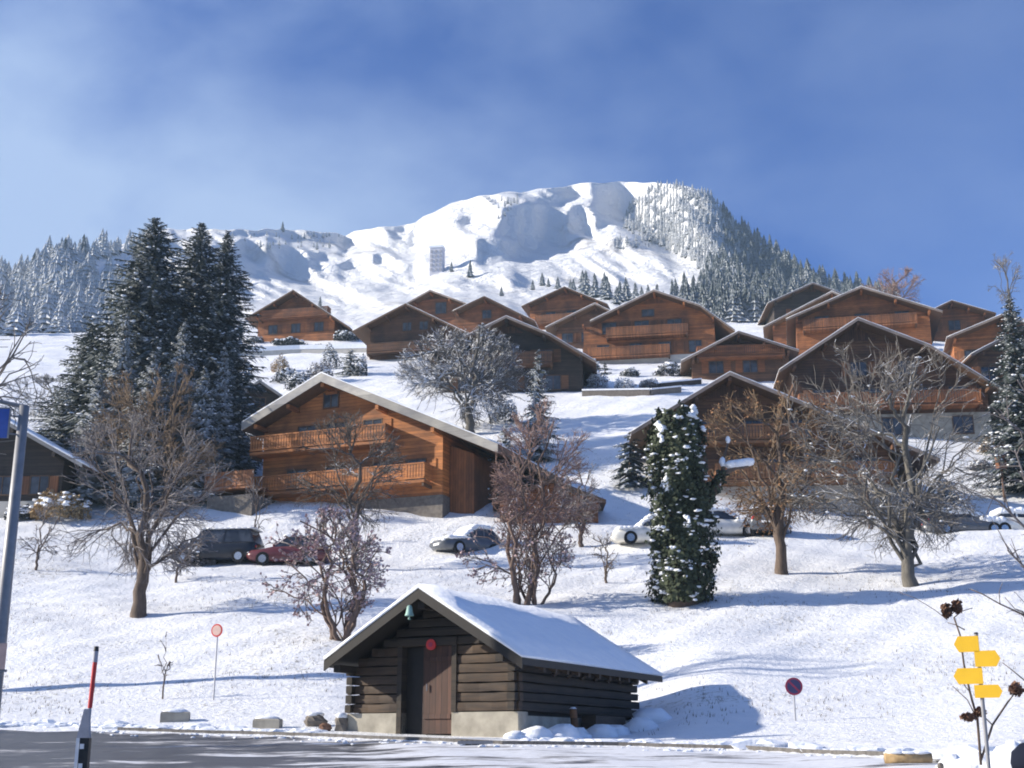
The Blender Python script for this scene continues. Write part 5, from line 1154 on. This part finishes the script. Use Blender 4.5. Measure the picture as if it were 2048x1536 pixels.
# stems of a small tree just outside the right edge reaching into the picture
T = thing('bare_tree', 'bare branches reaching in from the right edge above the hiking signs', 'tree', gY(2120, 22)); pb = T.location.copy()
q = MB(); q.path([W(2120,1500),W(2115,1300),W(2105,1150),W(2110,980)], [.09,.08,.06,.03], 8)
q.obj('trunk', 'bark', T, True); q = MB(); r2 = random.Random(8)
for pts in [[(2112,1200),(2070,1165),(2045,1130),(2015,1100)], [(2108,1150),(2075,1080),(2045,1050),(2000,1005),(1985,995)], [(2108,1120),(2085,1040),(2050,960),(2030,900)], [(2112,1250),(2060,1235),(2030,1222)], [(2110,1010),(2090,900),(2040,860),(2000,830)], [(2110,1010),(2100,880),(2060,800),(2035,760)]]:
    P_ = [W(*c, -.2*i) for i, c in enumerate(pts)]; q.path(P_, [.028*(1-.65*i/len(pts)) for i in range(len(pts))], 5)
    for j in range(1, len(P_)):
        for _ in range(5):
            a = P_[j-1].lerp(P_[j], r2.random()); d = (P_[j]-P_[j-1]).normalized() + Vector((r2.gauss(0, .6), r2.gauss(0, .6), r2.gauss(.1, .6))); e = a + d.normalized()*r2.uniform(.2, .6)
            q.path([a, a.lerp(e, .5)+Vector((0, 0, .03)), e], [.010, .008, .004], 4)
q.obj('crown', 'twig_mauve', T)

# stones, logs, snow heaps
def rock(label, px, py, wpx, hpx, m='stone', seed=1, cap=True, name='boulder', cat='boulder', Y=None):
    p = gp(px, py) if Y is None else gY(px, Y); k = pxm(p); r2 = random.Random(seed); T = thing(name, label, cat, p, r2.random()*.4)
    q = MB(); q.blob((0, 0, hpx/k*.35), wpx/2/k, wpx/2/k*.7, hpx/k*.65, r2, .22, 9, 5); q.obj('stone', m, T)
    if cap:
        q = MB(); q.blob((0, 0, hpx/k*.85), wpx/2/k*.85, wpx/2/k*.6, hpx/k*.22, r2, .15, 10, 4); q.obj('snow_cap', 'snow', T, True)
def block(label, px, py, wpx, hpx, m='stone', rz=0, name='stone_block', cat='stone block', dpx=None, cap=.05, part='block'):
    p = gp(px, py); k = pxm(p); T = thing(name, label, cat, p, rz); w_, h, d_ = wpx/2/k, hpx/k, (dpx or wpx*.5)/2/k
    q = MB(); e = .03
    q.add([(-w_,-d_,-.2),(w_,-d_,-.2),(w_,d_,-.2),(-w_,d_,-.2),(-w_,-d_,h*.8),(w_,-d_,h*.86),(w_,d_,h*.9),(-w_,d_,h*.8),(-w_+e,-d_+e,h),(w_-e*1.4,-d_+e,h*.97),(w_-e,d_-e,h*1.02),(-w_+e,d_-e,h)],
        [(0,3,2,1),(0,1,5,4),(1,2,6,5),(2,3,7,6),(3,0,4,7),(4,5,9,8),(5,6,10,9),(6,7,11,10),(7,4,8,11),(8,9,10,11)]); q.obj(part, m, T)
    if cap: q = MB(); r2 = random.Random(int(px)); q.blob((0, 0, h+.01), w_*.95, d_*.95, cap*1.3, r2, .15, 14, 4); q.obj('snow_cap', 'snow', T, True)
block('low pale stone block in the snow beneath the red round sign', 350, 1442, 56, 18, 'stone', R(8))
block('pale stone block on the road edge between the red round sign and the barn', 535, 1456, 54, 18, 'stone', R(-6))
rock('dark boulder with snow cap in the roadside heap left of the barn', 630, 1452, 46, 26, 'stone_dark', 2)
rock('small reddish-dark stone at the front of the roadside heap left of the barn', 650, 1462, 26, 16, 'rust', 3, False)
rock('grey-brown boulder touching the left corner of the barn', 682, 1462, 28, 34, 'stone_dark', 5)
# beside the barn wall
def bloc(x, y, z=0): return rel(x, y, z)
pb_ = bloc(sr+.35, 3.1); pb_.z = H(pb_.x, pb_.y)
q = MB()
T = thing('wooden_post', 'short yellowish wooden post leaning on the barn side wall', 'post', pb_, TH); q.tube((0, 0, -.2), (-.08, 0, .62), .09, .085, 10); q.obj('shaft', 'wood_honey', T)
q = MB(); q.tube((-.08, 0, .621), (-.08, 0, .66), .09, .05, 10); q.obj('snow_cap', 'snow', T)
pb_ = bloc(sr+.35, 4.7); pb_.z = H(pb_.x, pb_.y)
T = thing('trough', 'long brown wooden trough along the barn side wall', 'trough', pb_, TH+R(90))
q = MB(); q.prism([(-.9, -.1), (.9, -.1), (.9, .42), (-.9, .42)], -.18, -.12); q.prism([(-.9, -.1), (.9, -.1), (.9, .42), (-.9, .42)], .12, .18); q.box(-.9, -.84, -.119, .119, -.1, .42); q.box(.84, .9, -.119, .119, -.1, .42); q.obj('side_boards', 'wood_log', T)
q = MB(); q.box(-.839, .839, -.119, .119, 0, .2); q.obj('bottom', 'wood_log', T)
# snow heaps along the barn wall
r2 = random.Random(21)
for i, (x, y, s_) in enumerate([(sr+.5, .7, .26), (sr+.75, 1.5, .30), (sr+.7, 2.3, .22), (sr+.9, 3.3, .28), (sr+.8, 4.3, .24), (sr+1.0, 5.4, .3), (sr+.9, 6.4, .36), (sr+.2, .35, .16)]):
    pp = bloc(x, y); pp.z = H(pp.x, pp.y); q = MB(); q.blob((0, 0, 0), s_*1.5, s_*1.3, s_, r2, .25, 12, 6); o = q.obj('snow_heap', 'snow', None, True); o.location = pp
    tag(o, ORD[i] + ' small snow heap along the barn side wall, counted from the front corner', 'snow heap', 'snow heaps along the barn wall')
for i, (x, y, w_, h_, lb) in enumerate([(1955,1512,110,16,'large rounded snow heap behind the foot of the signpost'), (2035,1492,110,30,'tall snow heap at the right edge beneath the brown round seed head'), (1985,1545,130,14,'low grey-shaded snow heap right of the signpost foot'), (1905,1506,60,8,'small snow heap left of the signpost')]):
    pp = gY(x, 19.5 - i*.9 if i != 3 else 20); k = pxm(pp); q = MB(); q.blob((0, 0, -.05), w_/2/k, w_/2/k*.8, max(.12, at(x, y-h_*.6, pp.y).z-pp.z), r2, .22, 16, 8); o = q.obj('snow_heap', 'snow', None, True); o.location = pp; tag(o, lb, 'snow heap')
rock('small dark stone poking out of the snow left of the signpost', 1882, 1492, 14, 14, 'stone_dark', 8, False, Y=19.5)
rock('dark stone lying in the snow heap at the signpost', 1945, 1494, 26, 20, 'stone_dark', 9, False, Y=17.6)
# crumbly ploughed snow along the road edge
q = MB(); rp = random.Random(31)
for i in range(430):
    x = rp.uniform(-14, 12); 
    y = float(edge(x)) + .12 + abs(rp.gauss(0, .28)); bx_l = (x - O_.x)*g.x + (y - O_.y)*g.y
    if -2.6 < bx_l < 2.9 and x < 4.5: continue
    e = rp.uniform(.03, .12) if rp.random() < .9 else rp.uniform(.12, .24)
    q.blob((x, y, H(x, y)), e*rp.uniform(1.3, 2.6), e*rp.uniform(.8, 1.3), e*rp.uniform(.35, .75), rp, .4, 9, 4, rp.random()*3)
for i in range(130):
    x = rp.uniform(-10, 9); y = float(edge(x)) - abs(rp.gauss(.1, .5)) - .15; e = rp.uniform(.02, .06); q.blob((x, y, H(x, y) - .05), e*1.4, e, e*.6, rp, .5, 6, 3)
tag(q.obj('ploughed_snow', 'snow'), 'crumbly lumps of ploughed snow along the road edge', 'ploughed snow', kind='stuff')
# planks at the kerb
pp = gp(1817, 1524); k = pxm(pp); T = thing('log', 'short brown log lying on the snowy road edge left of the signpost', 'log', pp, R(-4))
q = MB(); q.tube((-46/k, 0, .06), (46/k, 0, .06), .085, .075, 12); q.obj('wood', 'straw', T, True); q = MB(); [q.blob((x/k, 0, .135), 22/k, .08, .03, r2, .1, 10, 3) for x in (-26, 0, 24)]; q.obj('snow_cap', 'snow', T, True)
# drain cover before the barn
pp = gp(952, 1483); T = thing('drain_cover', 'dark flat drain cover at the road edge in front of the barn', 'drain', pp); 
q = MB(); q.box(-.36, .36, -.22, .22, -.05, .012); q.obj('frame', 'metal', T); q = MB(); [q.box(-.3+i*.1, -.25+i*.1, -.18, .18, .0125, .022) for i in range(7)]; q.obj('grate', 'black', T)
# red mailbox and fence posts far right
pp = gY(2010, 76); k = pxm(pp); T = thing('red_box', 'small red-brown box on a post on the snow bank at far right', 'box', pp, R(10))
z0 = at(2010, 938, 76).z - pp.z; z1 = at(2010, 910, 76).z - pp.z
q = MB(); q.box(-.05, .05, -.05, .05, -.3, z0); q.obj('post', 'wood_brown', T); q = MB(); q.prism([(-.25, z0+.001), (.25, z0+.001), (.25, z1-.1), (0, z1), (-.25, z1-.1)], -.2, .2); q.obj('box', 'wood_red', T)
# terrace retaining walls
def wallrun(label, pts, hpx, m, name='retaining_wall', cat='wall', snow=.12, thick=.35):
    T = None; P_ = [gp(*c) if len(c) == 2 else gY(c[0], c[2]) for c in pts]; k = pxm(P_[0]); h = hpx/k; T = thing(name, label, cat, P_[0])
    q = MB(); s = MB()
    for a, b_ in zip(P_, P_[1:]):
        a = a-P_[0]; b_ = b_-P_[0]; d = (b_-a); d.z = 0; d.normalize(); nn = Vector((-d.y, d.x, 0))*thick/2
        for mb, z0, z1, e in ((q, -1, h, 1), (s, h+.003, h+snow, 1.25)):
            V = [a-nn*e, b_-nn*e, b_+nn*e, a+nn*e]; mb.add([v+Vector((0, 0, z0)) for v in V] + [v+Vector((0, 0, z1)) for v in V], [(0,3,2,1),(4,5,6,7),(0,1,5,4),(1,2,6,5),(2,3,7,6),(3,0,4,7)])
    q.obj('wall', m, T); s.obj('wall_snow', 'snow', T)
wallrun('dark retaining wall under the snowy terrace of the wide balconied chalet', [(1165,792),(1300,790),(1360,784)], 10, 'stone_dark')
wallrun('short dark terrace wall left of the small dark red-brown chalet', [(1318,776),(1400,768)], 9, 'wood_dark')
wallrun('low snow-topped wall along the upper terrace at left', [(470,712),(600,706),(740,704)], 7, 'plaster', snow=.5)

# wire fence posts, parking terrace
r2 = random.Random(5)
for i, x in enumerate([1600,1628,1656,1684,1712]):
    pp = gp(x, 1040 - i*0.5); k = pxm(pp)
    q = MB(); q.tube((0, 0, -.2), (r2.uniform(-.03, .03), 0, 30/k), .035, .03, 7); o = q.obj('fence_post', 'bark_grey'); o.location = pp; tag(o, ORD[i] + ' thin fence post from the left behind the amber-twigged tree', 'fence post', 'fence posts on the terrace')

# person cut by the lower right corner
def skin_body(nodes, edges, name, m, parent, lvl=2):
    me = bpy.data.meshes.new(name); me.from_pydata([n[0] for n in nodes], edges, []); me.materials.append(M[m]); o = bpy.data.objects.new(name, me); col.objects.link(o); o.parent = parent
    sk = o.modifiers.new('skin', 'SKIN'); me.skin_vertices or None
    lay = me.skin_vertices[0].data if len(me.skin_vertices) else None
    if lay is None: return o
    for i, n in enumerate(nodes): r_ = n[1]; lay[i].radius = (r_, r_) if not isinstance(r_, tuple) else r_
    lay[0].use_root = True
    sb = o.modifiers.new('sub', 'SUBSURF'); sb.levels = lvl; sb.render_levels = lvl
    me.polygons.foreach_set('use_smooth', [True]*len(me.polygons)); return o
def ensure_skin(me):
    bm_ = __import__('bmesh').new(); bm_.from_mesh(me); bm_.verts.layers.skin.verify(); bm_.to_mesh(me); bm_.free()
def human(label, base, hgt, face_dir):
    T = thing('person', label, 'person', base, face_dir); s = hgt/1.75
    V = [((0,0,.98),(.17,.13)),((0,0,1.15),(.15,.11)),((0,0,1.35),(.18,.12)),((0,0,1.46),(.12,.09)),((0,0,1.53),(.055,.055)),
         ((.10,0,.90),(.10,.10)),((.11,.02,.50),(.07,.07)),((.11,0,.10),(.05,.05)),((.11,-.16,.04),(.05,.035)),
         ((-.10,0,.90),(.10,.10)),((-.11,.02,.50),(.07,.07)),((-.11,0,.10),(.05,.05)),((-.11,-.16,.04),(.05,.035)),
         ((.20,0,1.42),(.07,.07)),((.26,.03,1.14),(.055,.055)),((.25,-.08,.90),(.045,.045)),((-.20,0,1.42),(.07,.07)),((-.26,.03,1.14),(.055,.055)),((-.25,-.08,.90),(.045,.045))]
    E = [(0,1),(1,2),(2,3),(3,4),(0,5),(5,6),(6,7),(7,8),(0,9),(9,10),(10,11),(11,12),(3,13),(13,14),(14,15),(3,16),(16,17),(17,18)]
    me = bpy.data.meshes.new('body'); me.from_pydata([tuple(c*s for c in v[0]) for v in V], E, []); ensure_skin(me); me.materials.append(M['jacket'])
    o = bpy.data.objects.new('body', me); col.objects.link(o); o.parent = T; o.modifiers.new('skin', 'SKIN'); lay = me.skin_vertices[0].data
    for i, v in enumerate(V): lay[i].radius = (v[1][0]*s, v[1][1]*s)
    lay[0].use_root = True; sb = o.modifiers.new('sub', 'SUBSURF'); sb.levels = 2; sb.render_levels = 2
    # head: shaped ellipsoid with brow, nose, chin, ears
    q = MB(); seg, rin_ = 28, 20; cz = 1.645*s; Vh = []; F = []
    for i in range(rin_+1):
        th_ = math.pi*i/rin_
        for k2 in range(seg):
            a = 2*math.pi*k2/seg; x, y, z = math.sin(th_)*math.cos(a), math.sin(th_)*math.sin(a), math.cos(th_)
            w_ = .077 - (.018*max(0, -z)); xx = x*w_; yy = y*.098; zz = z*.118; fr = max(0, -y)
            nose = math.exp(-((x/.16)**2) - ((z+.12)/.22)**2)*fr*.026; eye = -math.exp(-((abs(x)-.42)/.2)**2 - ((z-.05)/.14)**2)*fr*.010
            mouth = math.exp(-((x/.3)**2) - ((z+.48)/.10)**2)*fr*.006; chin = math.exp(-((x/.35)**2)-((z+.82)/.2)**2)*fr*.016; ear = math.exp(-((y-.05)/.18)**2-((z+.05)/.22)**2)*.014
            Vh.append(((xx + (ear if x > 0 else -ear)*(abs(x) > .5))*s, (yy - nose - eye - mouth - chin)*s, cz + zz*s))
    for i in range(rin_):
        for k2 in range(seg): F.append((i*seg+k2, (i+1)*seg+k2, (i+1)*seg+(k2+1) % seg, i*seg+(k2+1) % seg))
    q.add(Vh, F); q.obj('head', 'skin', T, True)
    q = MB(); q.add([(v[0]*1.12, (v[1]+.006*s)*1.1, cz+(v[2]-cz)*1.10+.008*s) for v in Vh if True], [f for f in F if all((Vh[j][2]-cz)/s > .035 or (Vh[j][1]/s > .0 and (Vh[j][2]-cz)/s > -.07) for j in f)]); q.obj('hair', 'hair', T, True)
    q = MB(); q.lathe([(.094*s, .055*s), (.098*s, .075*s), (.092*s, .11*s), (.06*s, .138*s), (.0, .145*s)], 24, (0, .005*s, cz)); q.obj('woollen_hat', 'hat_dark', T, True)
    for sg in (-1, 1):
        q = MB(); px_, pz = sg*.255, .86
        q.blob((px_*s, -.11*s, pz*s), .022*s, .045*s, .05*s, random.Random(1), .05, 8, 5)
        for f_ in range(4):
            a0 = Vector((px_*s, (-.145+f_*.022)*s, (pz-.035)*s)); ln = (.07, .078, .073, .058)[f_]*s
            q.path([a0, a0+Vector((-sg*.004*s, -.004*s, -ln*.5)), a0+Vector((-sg*.018*s, 0, -ln))], [.0095*s, .009*s, .006*s], 7)
        a0 = Vector(((px_-sg*.015)*s, -.145*s, (pz+.01)*s)); q.path([a0, a0+Vector((-sg*.01*s, -.03*s, -.03*s)), a0+Vector((-sg*.008*s, -.035*s, -.058*s))], [.012*s, .010*s, .007*s], 7)
        q.obj('hand', 'skin', T, True)
    for sg in (-1, 1):
        q = MB(); q.blob((sg*.11*s, -.07*s, .05*s), .055*s, .15*s, .06*s, random.Random(1), .03, 10, 5); q.obj('boot', 'black', T, True)
    return T
pp = gY(2092, 3.6); pp = Vector((at(2084, 1530, 3.6).x, 3.6, H(1.5, 3.6))); hz_ = at(2084, 1490, 3.6).z - pp.z
human('person in a dark woollen hat and dark jacket, cut off by the lower right corner', pp, hz_/1.0*.985, R(-35))

# ------------------------------------------------------------------ grass tips through the snow
r2 = random.Random(99); q = MB(); cnt = 0; pts = []
for i in range(30000):
    px_, Y_ = r2.uniform(-200, 2250), 30 + 52*r2.random()**.8
    x = (px_-1024)/FPX*Y_
    if math.sin(x*.7+Y_*.3)+math.sin(x*.23-Y_*.41+1)+r2.gauss(0, .8) < .55 or Y_ < edge(x)+1: continue
    pts.append((x, Y_))
pa = np.array(pts[:5000]); hz2 = Hn(pa[:, 0], pa[:, 1])
for (x, y), z in zip(pa, hz2):
    for _ in range(3):
        a = r2.random()*6.28; l = r2.uniform(.04, .13); w_ = r2.uniform(.006, .014); dx, dy = math.cos(a), math.sin(a); ox, oy = r2.uniform(-.1, .1), r2.uniform(-.1, .1)
        q.face([(x+ox-dy*w_, y+oy+dx*w_, z-.02), (x+ox+dy*w_, y+oy-dx*w_, z-.02), (x+ox+dx*l*.6, y+oy+dy*l*.6, z+l)])
tag(q.obj('dry_grass', 'stem_grass'), kind='stuff', label='dry grass tips sticking through the snow on the bank', cat='grass')

# ------------------------------------------------------------------ air
HAZE = 0.00034
if HAZE:
    q = MB(); q.box(-900, 900, -60, 950, -60, 245); o = q.obj('haze', 'snow'); m = bpy.data.materials.new('air'); m.use_nodes = True; t = m.node_tree; t.nodes.clear()
    v = t.nodes.new('ShaderNodeVolumePrincipled'); v.inputs['Density'].default_value = HAZE; v.inputs['Color'].default_value = (.60, .82, 1.0, 1); v.inputs['Anisotropy'].default_value = .1
    oo = t.nodes.new('ShaderNodeOutputMaterial'); t.links.new(v.outputs[0], oo.inputs['Volume']); o.data.materials[0] = m; o['kind'] = 'stuff'
